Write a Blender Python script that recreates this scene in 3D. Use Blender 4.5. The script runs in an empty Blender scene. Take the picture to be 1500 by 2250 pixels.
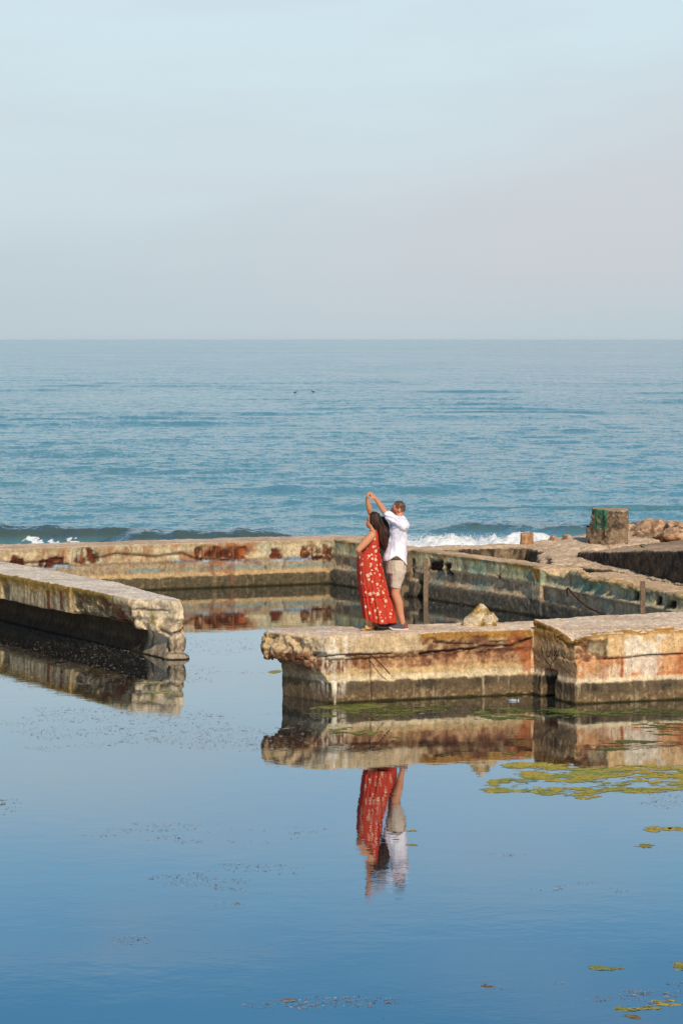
import bpy, math, random
import numpy as np
from mathutils import Vector
from mathutils.bvhtree import BVHTree

random.seed(7)
rng = np.random.default_rng(11)
sc = bpy.context.scene
COL = sc.collection
PI = math.pi

# ------------------------------------------------------------------ camera
H = 5.0            # eye height above the pool water
F = 5000.0         # focal length in pixels of the 1500 px wide photograph
cam = bpy.data.cameras.new('camera')
cam.sensor_fit = 'VERTICAL'
cam.sensor_height = 36.0
cam.lens = F / 2250.0 * 36.0
cam.shift_y = -380.0 / 2250.0
cam.clip_start = 0.1
cam.clip_end = 60000.0
cam_o = bpy.data.objects.new('camera', cam)
COL.objects.link(cam_o)
cam_o.location = (0, 0, H)
cam_o.rotation_euler = (PI / 2, 0, 0)
sc.camera = cam_o

# ------------------------------------------------------------------ sky and sun
SUN_AZ = math.radians(20)      # to the right of straight behind the camera
SUN_EL = math.radians(37)
sun_dir = Vector((math.sin(SUN_AZ) * math.cos(SUN_EL), -math.cos(SUN_AZ) * math.cos(SUN_EL), math.sin(SUN_EL)))

def lin(r, g, b):
    f = lambda c: (c / 255.0 / 12.92) if c <= 10.31 else ((c / 255.0 + 0.055) / 1.055) ** 2.4
    return (f(r), f(g), f(b), 1.0)

world = bpy.data.worlds.new('World')
sc.world = world
world.use_nodes = True
nt = world.node_tree
nt.nodes.clear()
N = nt.nodes.new
L = nt.links.new
out = N('ShaderNodeOutputWorld')
bg_sky = N('ShaderNodeBackground')
sky = N('ShaderNodeTexSky')
sky.sky_type = 'NISHITA'
sky.sun_disc = False
sky.sun_elevation = SUN_EL
sky.sun_rotation = math.atan2(sun_dir.x, sun_dir.y)
sky.air_density = 1.3
sky.dust_density = 1.5
sky.ozone_density = 2.0
bg_sky.inputs['Strength'].default_value = 0.10
L(sky.outputs[0], bg_sky.inputs['Color'])
bg_haze = N('ShaderNodeBackground')
bg_haze.inputs['Strength'].default_value = 1.0
tc = N('ShaderNodeTexCoord')
sep = N('ShaderNodeSeparateXYZ')
L(tc.outputs['Generated'], sep.inputs[0])
ramp = N('ShaderNodeValToRGB')
el = ramp.color_ramp.elements
stops = [(0.0, (190, 205, 213)), (0.03, (194, 209, 217)), (0.065, (205, 220, 228)), (0.11, (209, 228, 236)),
         (0.15, (209, 230, 239)), (0.19, (188, 220, 241)), (0.235, (148, 205, 242)), (0.28, (104, 176, 226)), (0.45, (72, 130, 194)),
         (1.0, (52, 102, 166))]
el[0].position = stops[0][0]; el[0].color = lin(*stops[0][1])
el[1].position = stops[-1][0]; el[1].color = lin(*stops[-1][1])
for p_, c_ in stops[1:-1]:
    e = el.new(p_); e.color = lin(*c_)
# soft unevenness in the marine layer
mp = N('ShaderNodeMapping'); mp.inputs['Scale'].default_value = (3.0, 3.0, 16.0)
L(tc.outputs['Generated'], mp.inputs[0])
nz = N('ShaderNodeTexNoise'); nz.inputs['Scale'].default_value = 1.6; nz.inputs['Detail'].default_value = 3.0
L(mp.outputs[0], nz.inputs['Vector'])
off = N('ShaderNodeMath'); off.operation = 'MULTIPLY_ADD'
L(nz.outputs['Fac'], off.inputs[0]); off.inputs[1].default_value = 0.05; off.inputs[2].default_value = -0.025
add = N('ShaderNodeMath'); add.operation = 'ADD'
L(sep.outputs['Z'], add.inputs[0]); L(off.outputs[0], add.inputs[1])
L(add.outputs[0], ramp.inputs[0])
# a faint rosy grey bank of cloud low over the sea to the right
def mrange(src, a, b, c=0.0, d=1.0, smooth=True):
    m = N('ShaderNodeMapRange'); m.interpolation_type = 'SMOOTHSTEP' if smooth else 'LINEAR'
    L(src, m.inputs['Value'])
    m.inputs['From Min'].default_value = a; m.inputs['From Max'].default_value = b
    m.inputs['To Min'].default_value = c; m.inputs['To Max'].default_value = d
    return m.outputs['Result']
def mul(a, b):
    m = N('ShaderNodeMath'); m.operation = 'MULTIPLY'; L(a, m.inputs[0])
    if isinstance(b, float): m.inputs[1].default_value = b
    else: L(b, m.inputs[1])
    return m.outputs[0]
zz = add.outputs[0]
# the bank's top climbs to the right
tilt = N('ShaderNodeMath'); tilt.operation = 'MULTIPLY_ADD'
L(sep.outputs['X'], tilt.inputs[0]); tilt.inputs[1].default_value = -0.30; L(zz, tilt.inputs[2])
bank = mul(mul(mrange(tilt.outputs[0], 0.115, 0.02), mrange(sep.outputs['X'], -0.16, 0.12)), mrange(zz, -0.01, 0.05))
bank = mul(bank, 0.72)
mx = N('ShaderNodeMixRGB'); L(bank, mx.inputs['Fac']); L(ramp.outputs[0], mx.inputs['Color1'])
mx.inputs['Color2'].default_value = lin(204, 206, 213)
mp2 = N('ShaderNodeMapping'); mp2.inputs['Scale'].default_value = (5.0, 5.0, 30.0); mp2.inputs['Rotation'].default_value = (0, math.radians(8), 0)
L(tc.outputs['Generated'], mp2.inputs[0])
nw_ = N('ShaderNodeTexNoise'); nw_.inputs['Scale'].default_value = 1.3; nw_.inputs['Detail'].default_value = 7.0; nw_.inputs['Roughness'].default_value = 0.55
L(mp2.outputs[0], nw_.inputs['Vector'])
wf = mul(mul(mrange(nw_.outputs['Fac'], 0.44, 0.72), mrange(sep.outputs['Z'], 0.0, 0.06)), 0.28)
mx2 = N('ShaderNodeMixRGB'); L(wf, mx2.inputs['Fac']); L(mx.outputs[0], mx2.inputs['Color1']); mx2.inputs['Color2'].default_value = lin(205, 212, 221)
mx = mx2
L(mx.outputs[0], bg_haze.inputs['Color'])
mixs = N('ShaderNodeMixShader')
fac = mrange(sep.outputs['Z'], 0.25, 0.9, 0.04, 0.7)
L(fac, mixs.inputs[0]); L(bg_haze.outputs[0], mixs.inputs[1]); L(bg_sky.outputs[0], mixs.inputs[2])
L(mixs.outputs[0], out.inputs['Surface'])

sun = bpy.data.lights.new('sun', 'SUN')
sun.energy = 3.9
sun.angle = math.radians(0.55)
sun.color = (1.0, 0.885, 0.72)
sun_o = bpy.data.objects.new('sun', sun)
COL.objects.link(sun_o)
sun_o.rotation_euler = sun_dir.to_track_quat('Z', 'Y').to_euler()
sun_o.location = (20, -30, 40)

sc.view_settings.view_transform = 'Standard'
sc.view_settings.look = 'None'
sc.view_settings.exposure = 0.0
sc.view_settings.gamma = 1.0
sc.view_settings.use_curve_mapping = False
sc.cycles.max_bounces = 6

# ------------------------------------------------------------------ numeric helpers
T3 = rng.random((64, 64, 64)).astype(np.float32) * 2 - 1
def vnoise(p):
    i = np.floor(p).astype(np.int64); f = (p - i).astype(np.float32)
    f = f * f * (3 - 2 * f); i &= 63; j = (i + 1) & 63
    x0, y0, z0 = i.T; x1, y1, z1 = j.T; fx, fy, fz = f.T
    a = T3[x0, y0, z0] * (1 - fx) + T3[x1, y0, z0] * fx
    b = T3[x0, y1, z0] * (1 - fx) + T3[x1, y1, z0] * fx
    c = T3[x0, y0, z1] * (1 - fx) + T3[x1, y0, z1] * fx
    d = T3[x0, y1, z1] * (1 - fx) + T3[x1, y1, z1] * fx
    a = a * (1 - fy) + b * fy; c = c * (1 - fy) + d * fy
    return a * (1 - fz) + c * fz
def fbm(p, sc_=(1, 1, 1), o=4, seed=0.0, gain=0.55):
    q = np.asarray(p, dtype=np.float64) * np.asarray(sc_, dtype=np.float64) + seed * 17.13
    s = 0; a = 1.0; t = 0
    for k in range(o):
        s = s + a * vnoise(q); t += a; a *= gain; q = q * 2.07 + 5.3
    return s / t * 1.6
def sstep(a, b, x):
    t = np.clip((x - a) / (b - a), 0, 1); return t * t * (3 - 2 * t)
def C(r, g, b, k=0.9):
    c = lin(r, g, b); return np.array(c[:3]) * k
def mixc(c, col, m):
    return c * (1 - m[:, None]) + np.asarray(col)[None, :] * m[:, None]
def world_at(px, py, Y):           # measured picture position -> place at distance Y
    return ((px - 750) / F * Y, Y, H - (py - 745) / F * Y)
def on_level(px, py, z):           # measured picture position -> place at height z
    Y = F * (H - z) / (py - 745)
    return ((px - 750) / F * Y, Y)

# ------------------------------------------------------------------ mesh helpers
class Soup:
    def __init__(s): s.v = []; s.f = []
    def add(s, v, f):
        o = len(s.v); s.v += [tuple(q) for q in v]; s.f += [tuple(i + o for i in g) for g in f]
    def loft(s, layers):           # [(z, [(x,y)...])...] same count per layer, closed solid
        n = len(layers[0][1]); v = [(x, y, z) for z, poly in layers for x, y in poly]; f = []
        for k in range(len(layers) - 1):
            for i in range(n):
                j = (i + 1) % n; f.append((k * n + i, k * n + j, (k + 1) * n + j, (k + 1) * n + i))
        f.append(tuple(reversed(range(n)))); f.append(tuple(range((len(layers) - 1) * n, len(layers) * n)))
        s.add(v, f)
    def prism(s, poly, z0, z1): s.loft([(z0, poly), (z1, poly)])
    def sweep(s, a, b, prof, inward):   # profile (w inward, z) carried from a to b
        v = []
        for p in (a, b):
            for w, z in prof: v.append((p[0] + inward[0] * w, p[1] + inward[1] * w, z))
        n = len(prof); f = [(i, (i + 1) % n, n + (i + 1) % n, n + i) for i in range(n)]
        f.append(tuple(reversed(range(n)))); f.append(tuple(range(n, 2 * n)))
        s.add(v, f)
    def blob(s, c, r, n=12, rot=0.0):
        v = []; m = n // 2; cr, sr = math.cos(rot), math.sin(rot)
        for i in range(1, m):
            th = PI * i / m
            for j in range(n):
                ph = 2 * PI * j / n
                x = r[0] * math.sin(th) * math.cos(ph); y = r[1] * math.sin(th) * math.sin(ph)
                v.append((c[0] + x * cr - y * sr, c[1] + x * sr + y * cr, c[2] + r[2] * math.cos(th)))
        f = [(i * n + j, i * n + (j + 1) % n, (i + 1) * n + (j + 1) % n, (i + 1) * n + j) for i in range(m - 2) for j in range(n)]
        t = len(v); v.append((c[0], c[1], c[2] + r[2])); v.append((c[0], c[1], c[2] - r[2]))
        for j in range(n):
            f.append((t, (j + 1) % n, j)); f.append((t + 1, (m - 2) * n + j, (m - 2) * n + (j + 1) % n))
        s.add(v, f)
    def tube(s, pts, rad, n=12, ends=True):
        pts = [Vector(p) for p in pts]; v = []; f = []
        up = None
        for k, p in enumerate(pts):
            d = (pts[min(k + 1, len(pts) - 1)] - pts[max(k - 1, 0)]).normalized()
            if up is None: up = d.orthogonal().normalized()
            up = (up - d * up.dot(d)).normalized(); sd = d.cross(up)
            r = rad[k] if hasattr(rad, '__len__') else rad
            for j in range(n):
                a = 2 * PI * j / n; v.append(p + up * (math.cos(a) * r) + sd * (math.sin(a) * r))
        m = len(pts)
        f = [(k * n + j, k * n + (j + 1) % n, (k + 1) * n + (j + 1) % n, (k + 1) * n + j) for k in range(m - 1) for j in range(n)]
        f.append(tuple(reversed(range(n)))); f.append(tuple(range((m - 1) * n, m * n)))
        s.add(v, f)
        if ends:
            for k, p in enumerate(pts):
                r = rad[k] if hasattr(rad, '__len__') else rad
                s.blob(p, (r, r, r), n)
    def rings(s, rs, n=24, p=2.0):      # stacked level super-ellipses (cx, cy, cz, rx, ry)
        v = []
        for cx, cy, cz, rx, ry in rs:
            for j in range(n):
                a = 2 * PI * j / n; c_, s_ = math.cos(a), math.sin(a)
                v.append((cx + rx * math.copysign(abs(c_) ** (2 / p), c_), cy + ry * math.copysign(abs(s_) ** (2 / p), s_), cz))
        m = len(rs)
        f = [(k * n + j, k * n + (j + 1) % n, (k + 1) * n + (j + 1) % n, (k + 1) * n + j) for k in range(m - 1) for j in range(n)]
        f.append(tuple(reversed(range(n)))); f.append(tuple(range((m - 1) * n, m * n)))
        s.add(v, f)
    def remesh(s, vox, smooth=0):
        me = bpy.data.meshes.new('tmp'); me.from_pydata(s.v, [], s.f)
        o = bpy.data.objects.new('tmp', me); COL.objects.link(o)
        m = o.modifiers.new('r', 'REMESH'); m.mode = 'VOXEL'; m.voxel_size = vox
        if smooth:
            k = o.modifiers.new('s', 'SMOOTH'); k.factor = 0.5; k.iterations = smooth
        dg = bpy.context.evaluated_depsgraph_get(); dg.update()
        ev = o.evaluated_get(dg); em = ev.to_mesh()
        V = np.empty(len(em.vertices) * 3); em.vertices.foreach_get('co', V); V = V.reshape(-1, 3)
        nl = len(em.loops); LI = np.empty(nl, dtype=np.int64); em.loops.foreach_get('vertex_index', LI)
        Fq = LI.reshape(-1, 4)
        ev.to_mesh_clear()
        bpy.data.objects.remove(o); bpy.data.meshes.remove(me)
        return V, Fq

def vnormals(V, Fq):
    a = V[Fq[:, 2]] - V[Fq[:, 0]]; b = V[Fq[:, 3]] - V[Fq[:, 1]] if Fq.shape[1] == 4 else V[Fq[:, 2]] - V[Fq[:, 1]]
    n = np.cross(a, b); out_ = np.zeros_like(V)
    for k in range(Fq.shape[1]): np.add.at(out_, Fq[:, k], n)
    l = np.linalg.norm(out_, axis=1); l[l == 0] = 1
    return out_ / l[:, None]

def link_mesh(name, V, Fq, mat, col=None, parent=None, smooth=True, extra=None):
    me = bpy.data.meshes.new(name)
    V = np.asarray(V, dtype=np.float32); Fq = np.asarray(Fq, dtype=np.int32); k = Fq.shape[1]
    me.vertices.add(len(V)); me.vertices.foreach_set('co', V.ravel())
    me.loops.add(Fq.size); me.loops.foreach_set('vertex_index', Fq.ravel())
    me.polygons.add(len(Fq)); me.polygons.foreach_set('loop_start', np.arange(0, Fq.size, k, dtype=np.int32))
    me.polygons.foreach_set('loop_total', np.full(len(Fq), k, dtype=np.int32))
    me.polygons.foreach_set('use_smooth', np.full(len(Fq), smooth))
    me.update(calc_edges=True)
    if col is not None:
        at = me.attributes.new('Col', 'FLOAT_COLOR', 'POINT')
        at.data.foreach_set('color', np.c_[np.clip(col, 0, 1), np.ones(len(col))].astype(np.float32).ravel())
    for nm, arr in (extra or {}).items():
        at = me.attributes.new(nm, 'FLOAT', 'POINT'); at.data.foreach_set('value', arr.astype(np.float32))
    me.materials.append(mat)
    o = bpy.data.objects.new(name, me); COL.objects.link(o)
    if parent: o.parent = parent; o.matrix_parent_inverse = parent.matrix_basis.inverted()
    return o

def soup_obj(name, s, mat, parent=None, smooth=False):
    me = bpy.data.meshes.new(name); me.from_pydata(s.v, [], s.f); me.update()
    me.polygons.foreach_set('use_smooth', [smooth] * len(me.polygons))
    me.materials.append(mat)
    o = bpy.data.objects.new(name, me); COL.objects.link(o)
    if parent: o.parent = parent; o.matrix_parent_inverse = parent.matrix_basis.inverted()
    return o

def split_obj(groups, V, Fq, mat, col, parent):
    for name, mask in groups:          # mask per face
        fs = Fq[mask]
        if len(fs) == 0: continue
        u, inv = np.unique(fs, return_inverse=True)
        link_mesh(name, V[u], inv.reshape(fs.shape), mat, col[u], parent)

def thing(name, label, cat, loc=(0, 0, 0), group=None):
    o = bpy.data.objects.new(name, None); COL.objects.link(o); o.location = loc; o.empty_display_size = 0.2
    bpy.context.view_layer.update()
    o['label'] = label; o['category'] = cat
    if group: o['group'] = group
    return o
def tag(o, label=None, cat=None, group=None, kind=None):
    if label: o['label'] = label
    if cat: o['category'] = cat
    if group: o['group'] = group
    if kind: o['kind'] = kind
    return o

# ------------------------------------------------------------------ materials
def mat_base(name, rough=0.85, spec=0.3):
    m = bpy.data.materials.new(name); m.use_nodes = True
    b = m.node_tree.nodes['Principled BSDF']
    b.inputs['Roughness'].default_value = rough
    b.inputs['Specular IOR Level'].default_value = spec
    return m, m.node_tree, b
def add_noise(t, scale, detail=4, vec=None, stretch=None, rough=0.6):
    n = t.nodes.new('ShaderNodeTexNoise'); n.inputs['Scale'].default_value = scale; n.inputs['Detail'].default_value = detail
    n.inputs['Roughness'].default_value = rough
    tc_ = t.nodes.new('ShaderNodeTexCoord'); m_ = t.nodes.new('ShaderNodeMapping')
    t.links.new(tc_.outputs['Object'], m_.inputs[0])
    if stretch: m_.inputs['Scale'].default_value = stretch
    t.links.new(m_.outputs[0], n.inputs['Vector'])
    return n.outputs['Fac']
def mr(t, src, a, b, c, d):
    m = t.nodes.new('ShaderNodeMapRange'); t.links.new(src, m.inputs['Value'])
    for k, v in zip(('From Min', 'From Max', 'To Min', 'To Max'), (a, b, c, d)): m.inputs[k].default_value = v
    return m.outputs['Result']
def mth(t, op, a, b):
    m = t.nodes.new('ShaderNodeMath'); m.operation = op
    for k, v in enumerate((a, b)):
        if isinstance(v, (int, float)): m.inputs[k].default_value = v
        else: t.links.new(v, m.inputs[k])
    return m.outputs[0]
def attr_mat(name, rough=0.9, spec=0.2, s1=14, s2=70, amp=0.27, bump=0.0035, vert=True, pits=False):
    m, t, b = mat_base(name, rough, spec)
    at = t.nodes.new('ShaderNodeAttribute'); at.attribute_name = 'Col'
    n1 = add_noise(t, s1, 6); n2 = add_noise(t, s2, 3)
    v = mth(t, 'MULTIPLY', mr(t, n1, 0.3, 0.7, 1 - amp, 1 + amp), mr(t, n2, 0.3, 0.7, 1 - amp * 0.7, 1 + amp * 0.7))
    if pits:
        n5_ = add_noise(t, 34, 3, rough=0.7); v = mth(t, 'MULTIPLY', v, mr(t, n5_, 0.54, 0.70, 1.0, 0.45))
        n6_ = add_noise(t, 5, 5, rough=0.7); v = mth(t, 'MULTIPLY', v, mr(t, n6_, 0.35, 0.65, 0.84, 1.12))
    if vert:
        n3 = add_noise(t, 1, 4, stretch=(22, 22, 3.5))
        v = mth(t, 'MULTIPLY', v, mr(t, n3, 0.35, 0.65, 1 - amp * 0.5, 1 + amp * 0.5))
    mx_ = t.nodes.new('ShaderNodeVectorMath'); mx_.operation = 'SCALE'
    t.links.new(at.outputs['Color'], mx_.inputs[0]); t.links.new(v, mx_.inputs['Scale'])
    t.links.new(mx_.outputs[0], b.inputs['Base Color'])
    bp = t.nodes.new('ShaderNodeBump'); bp.inputs['Distance'].default_value = bump; bp.inputs['Strength'].default_value = 1.0
    t.links.new(mth(t, 'ADD', n1, mth(t, 'MULTIPLY', n2, 0.5)), bp.inputs['Height']); t.links.new(bp.outputs[0], b.inputs['Normal'])
    return m
def flat_mat(name, c, rough=0.8, spec=0.3, amp=0.15, s1=30, bump=0.0, metal=0.0):
    m, t, b = mat_base(name, rough, spec)
    n1 = add_noise(t, s1, 5)
    mx_ = t.nodes.new('ShaderNodeVectorMath'); mx_.operation = 'SCALE'
    mx_.inputs[0].default_value = c[:3]
    t.links.new(mr(t, n1, 0.3, 0.7, 1 - amp, 1 + amp), mx_.inputs['Scale']); t.links.new(mx_.outputs[0], b.inputs['Base Color'])
    b.inputs['Metallic'].default_value = metal
    if bump:
        bp = t.nodes.new('ShaderNodeBump'); bp.inputs['Distance'].default_value = bump
        t.links.new(n1, bp.inputs['Height']); t.links.new(bp.outputs[0], b.inputs['Normal'])
    return m
M_CON = attr_mat('weathered_concrete', pits=True)
M_ROCK = attr_mat('rough_rock', s1=9, s2=40, amp=0.4, bump=0.012, vert=False, pits=True)
M_SKIN = attr_mat('skin', 0.5, 0.4, s1=20, s2=60, amp=0.05, bump=0.0005, vert=False)
M_CLOTH = attr_mat('cloth', 0.9, 0.15, s1=30, s2=140, amp=0.06, bump=0.002, vert=False)
M_ALGAE = attr_mat('algae_mat', 0.8, 0.3, s1=25, s2=90, amp=0.4, bump=0.01, vert=False)
def scum_mat(name, lo, hi, sc1, th=0.0):
    m = attr_mat(name, 0.85, 0.2, s1=25, s2=90, amp=0.4, bump=0.008, vert=False); t = m.node_tree
    b = t.nodes['Principled BSDF']; tr = t.nodes.new('ShaderNodeBsdfTransparent'); mx_ = t.nodes.new('ShaderNodeMixShader')
    n_ = add_noise(t, sc1, 5, rough=0.75)
    ea = t.nodes.new('ShaderNodeAttribute'); ea.attribute_name = 'edge'
    n_ = mth(t, 'ADD', n_, mth(t, 'MULTIPLY', mth(t, 'SUBTRACT', ea.outputs['Fac'], 0.6), 0.30))
    t.links.new(mr(t, n_, 0.38, 0.56, 0.0, hi), mx_.inputs[0]); t.links.new(tr.outputs[0], mx_.inputs[1]); t.links.new(b.outputs[0], mx_.inputs[2])
    t.links.new(mx_.outputs[0], t.nodes['Material Output'].inputs['Surface']); return m
M_SCUM = scum_mat('algae_scum', 0.05, 0.85, 7.0)
M_RAFT = scum_mat('algae_raft', 0.35, 1.0, 9.0)
M_STEEL = flat_mat('rusted_steel', C(78, 45, 30), 0.9, 0.2, 0.4, 60)
M_WOOD = flat_mat('weathered_wood', C(128, 104, 84), 0.9, 0.2, 0.35, 25, 0.004)
M_INK = flat_mat('black_spray_paint', C(40, 36, 34), 0.8, 0.2, 0.3, 60)

# ------------------------------------------------------------------ setting: ground, water
def sheet(name, pts, z, mat, kind='structure'):
    me = bpy.data.meshes.new(name); me.from_pydata([(x, y, z) for x, y in pts], [], [tuple(range(len(pts)))])
    me.materials.append(mat); o = bpy.data.objects.new(name, me); COL.objects.link(o); o['kind'] = kind
    return o
M_BED = flat_mat('silt', C(70, 62, 45), 0.95, 0.1, 0.3, 2)
sheet('ground', [(-30000, -3000), (30000, -3000), (30000, 32000), (-30000, 32000)], -6.0, M_BED)
M_SOIL = flat_mat('dry_soil', C(150, 130, 95), 0.95, 0.1, 0.35, 1.5, 0.03)
hv = [(-60, 9, -0.6), (60, 9, -0.6), (-60, 1, 3.2), (60, 1, 3.2), (-60, -60, 9), (60, -60, 9)]
hm = bpy.data.meshes.new('hillside'); hm.from_pydata(hv, [], [(0, 1, 3, 2), (2, 3, 5, 4)]); hm.materials.append(M_SOIL)
ho = bpy.data.objects.new('hillside', hm); COL.objects.link(ho); ho['kind'] = 'structure'

def water_mat():
    m = bpy.data.materials.new('still_pool_water'); m.use_nodes = True; t = m.node_tree; t.nodes.clear()
    o_ = t.nodes.new('ShaderNodeOutputMaterial'); mix = t.nodes.new('ShaderNodeMixShader')
    d = t.nodes.new('ShaderNodeBsdfDiffuse'); g = t.nodes.new('ShaderNodeBsdfGlossy')
    d.inputs['Color'].default_value = (0.011, 0.015, 0.016, 1)
    g.inputs['Roughness'].default_value = 0.012; g.inputs['Color'].default_value = (0.93, 0.97, 1.0, 1)
    fr = t.nodes.new('ShaderNodeFresnel'); fr.inputs['IOR'].default_value = 1.34
    fac_ = mr(t, fr.outputs[0], 0.1, 0.5, 0.40, 0.75)
    a = add_noise(t, 1.0, 3, stretch=(2.0, 3.0, 1)); b_ = add_noise(t, 1.0, 2, stretch=(9, 26, 1)); c_ = add_noise(t, 1.0, 3, stretch=(0.25, 0.45, 1))
    patch = mr(t, c_, 0.48, 0.62, 0.15, 1.0)
    h = mth(t, 'ADD', a, mth(t, 'MULTIPLY', mth(t, 'MULTIPLY', b_, 0.30), patch))
    bp = t.nodes.new('ShaderNodeBump'); bp.inputs['Distance'].default_value = 0.0012; bp.inputs['Strength'].default_value = 1.0
    t.links.new(h, bp.inputs['Height'])
    t.links.new(bp.outputs[0], g.inputs['Normal'])
    t.links.new(fac_, mix.inputs[0]); t.links.new(d.outputs[0], mix.inputs[1]); t.links.new(g.outputs[0], mix.inputs[2])
    t.links.new(mix.outputs[0], o_.inputs['Surface'])
    return m
M_POOL = water_mat()
# the bathing pools, bounded by the sea wall line
sheet('pool_water', [(-60, 8), (60, 8), (60, 44), (12, 44), (3.8, 45.1), (1.3, 44.6), (-0.1, 47.0), (-20, 40.2), (-60, 27)], 0.0, M_POOL)

# ---- the sea
Yr = [44.0]
while Yr[-1] < 25000:
    y = Yr[-1]
    dy = 0.13 if y < 72 else 0.13 + (y - 72) * 0.0042 if y < 500 else 1.93 + (y - 500) * 0.06
    Yr.append(y + dy)
Yr = np.array(Yr); NC = 560
tcol = np.linspace(-1, 1, NC)
Xg = tcol[None, :] * (0.20 * Yr[:, None] + 7.0); Yg = np.repeat(Yr[:, None], NC, 1)
Zg = np.zeros_like(Xg)
dyl = np.gradient(Yr)[:, None]
wr = np.random.default_rng(5)
for k in range(110):
    lam = 0.42 * (8 / 0.42) ** (k / 109.0) * wr.uniform(0.9, 1.1)
    th = wr.normal(0, 0.42) - PI / 2 + 0.12
    kx, ky = math.cos(th) * 2 * PI / lam, math.sin(th) * 2 * PI / lam
    amp = 0.0026 * lam ** 0.70 * wr.uniform(0.5, 1.3)
    w = np.clip((lam / np.maximum(dyl, 1e-3) - 2.5) / 3.0, 0, 1) * np.clip((lam / (np.abs(Xg[:, 1:2] - Xg[:, 0:1])) - 2.5) / 3.0, 0, 1)
    ph = kx * Xg + ky * Yg + wr.uniform(0, 2 * PI)
    Zg += w * amp * (np.sin(ph) + 0.25 * np.cos(2 * ph))
P2 = np.stack([Xg.ravel(), Yg.ravel(), np.zeros(Xg.size)], 1)
near = (P2[:, 1] < 420)
grp = np.zeros(len(P2)); grp[near] = fbm(P2[near], (0.06, 0.045, 1), 3, 2)
Zg *= (1 + 0.75 * grp.reshape(Zg.shape))
foam = np.zeros(len(P2)); murk = np.zeros(len(P2))
X1, Y1 = P2[:, 0], P2[:, 1]
# the breaker behind the couple
m = (Y1 < 80)
q = P2[m]; x, y = q[:, 0], q[:, 1]
hgt = np.zeros(len(q)); fo = np.zeros(len(q))
def ridge(x, y, yc, x0, x1, h, wf, wb, soft=1.2, seed=1.0, wob=0.5):
    c = yc + wob * fbm(np.c_[x, x * 0, x * 0], (0.5, 1, 1), 3, seed)
    e = sstep(x0 - soft, x0 + soft, x) * (1 - sstep(x1 - soft, x1 + soft, x))
    hh = h * e * (1 + 0.35 * fbm(np.c_[x, x * 0, x * 0], (1.1, 1, 1), 4, seed + 3))
    d = y - c
    return hh * np.where(d < 0, np.exp(-(d / wf) ** 2), np.exp(-(d / wb) ** 2)), d, e
r1, d1, e1 = ridge(x, y, 63.5, 1.3, 5.6, 0.40, 0.9, 1.6, 0.7)
hgt += r1
fo = np.maximum(fo, e1 * sstep(-3.4, -2.6, d1 + 0.5 * fbm(q, (1.2, 0.8, 1), 4, 5)) * (1 - sstep(0.15, 0.75, d1 + 0.35 * fbm(q, (2.2, 1.5, 1), 4, 6))))
# low foam that runs on to the right of it and the swell on the left
r2, d2, e2 = ridge(x, y, 64.5, 5.0, 8.4, 0.36, 0.8, 1.5, 0.8, 4.0)
hgt += r2; fo = np.maximum(fo, e2 * sstep(-0.05, 0.3, 0.75 * np.exp(-(d2 / 1.1) ** 2) - 0.35 + 0.45 * fbm(q, (1.3, 1.0, 1), 4, 9)))
r3, d3, e3 = ridge(x, y, 66.0, -6.2, -1.6, 0.52, 0.9, 2.6, 1.3, 7.0)
hgt += r3
r4, d4, e4 = ridge(x, y, 67.0, -16.0, -6.4, 0.50, 0.9, 2.2, 1.5, 8.0)
hgt += r4
fo = np.maximum(fo, sstep(0.1, 0.45, np.exp(-((x + 8.5) / 1.2) ** 2 - ((d4 + 1.0) / 0.5) ** 2) * 0.72 + 0.8 * fbm(q, (5, 3.2, 1), 4, 12) - 0.52))
r5, d5, e5 = ridge(x, y, 70.5, 3.0, 15.0, 0.26, 1.0, 2.4, 1.6, 9.0)
hgt += r5
lump = np.maximum(fbm(q, (5, 4, 1), 4, 15), -0.3)
sp = fbm(q, (14, 9, 1), 3, 16); hgt += fo * (0.09 * lump + 0.05 * sp) * (0.35 + 2.2 * r1)
murk[m] = np.clip((r3 + r4 + r1 + r5) / 0.3, 0, 1)
Z1 = Zg.ravel(); Z1[m] = Z1[m] * (1 - 0.5 * fo) + hgt; foam[m] = fo
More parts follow.
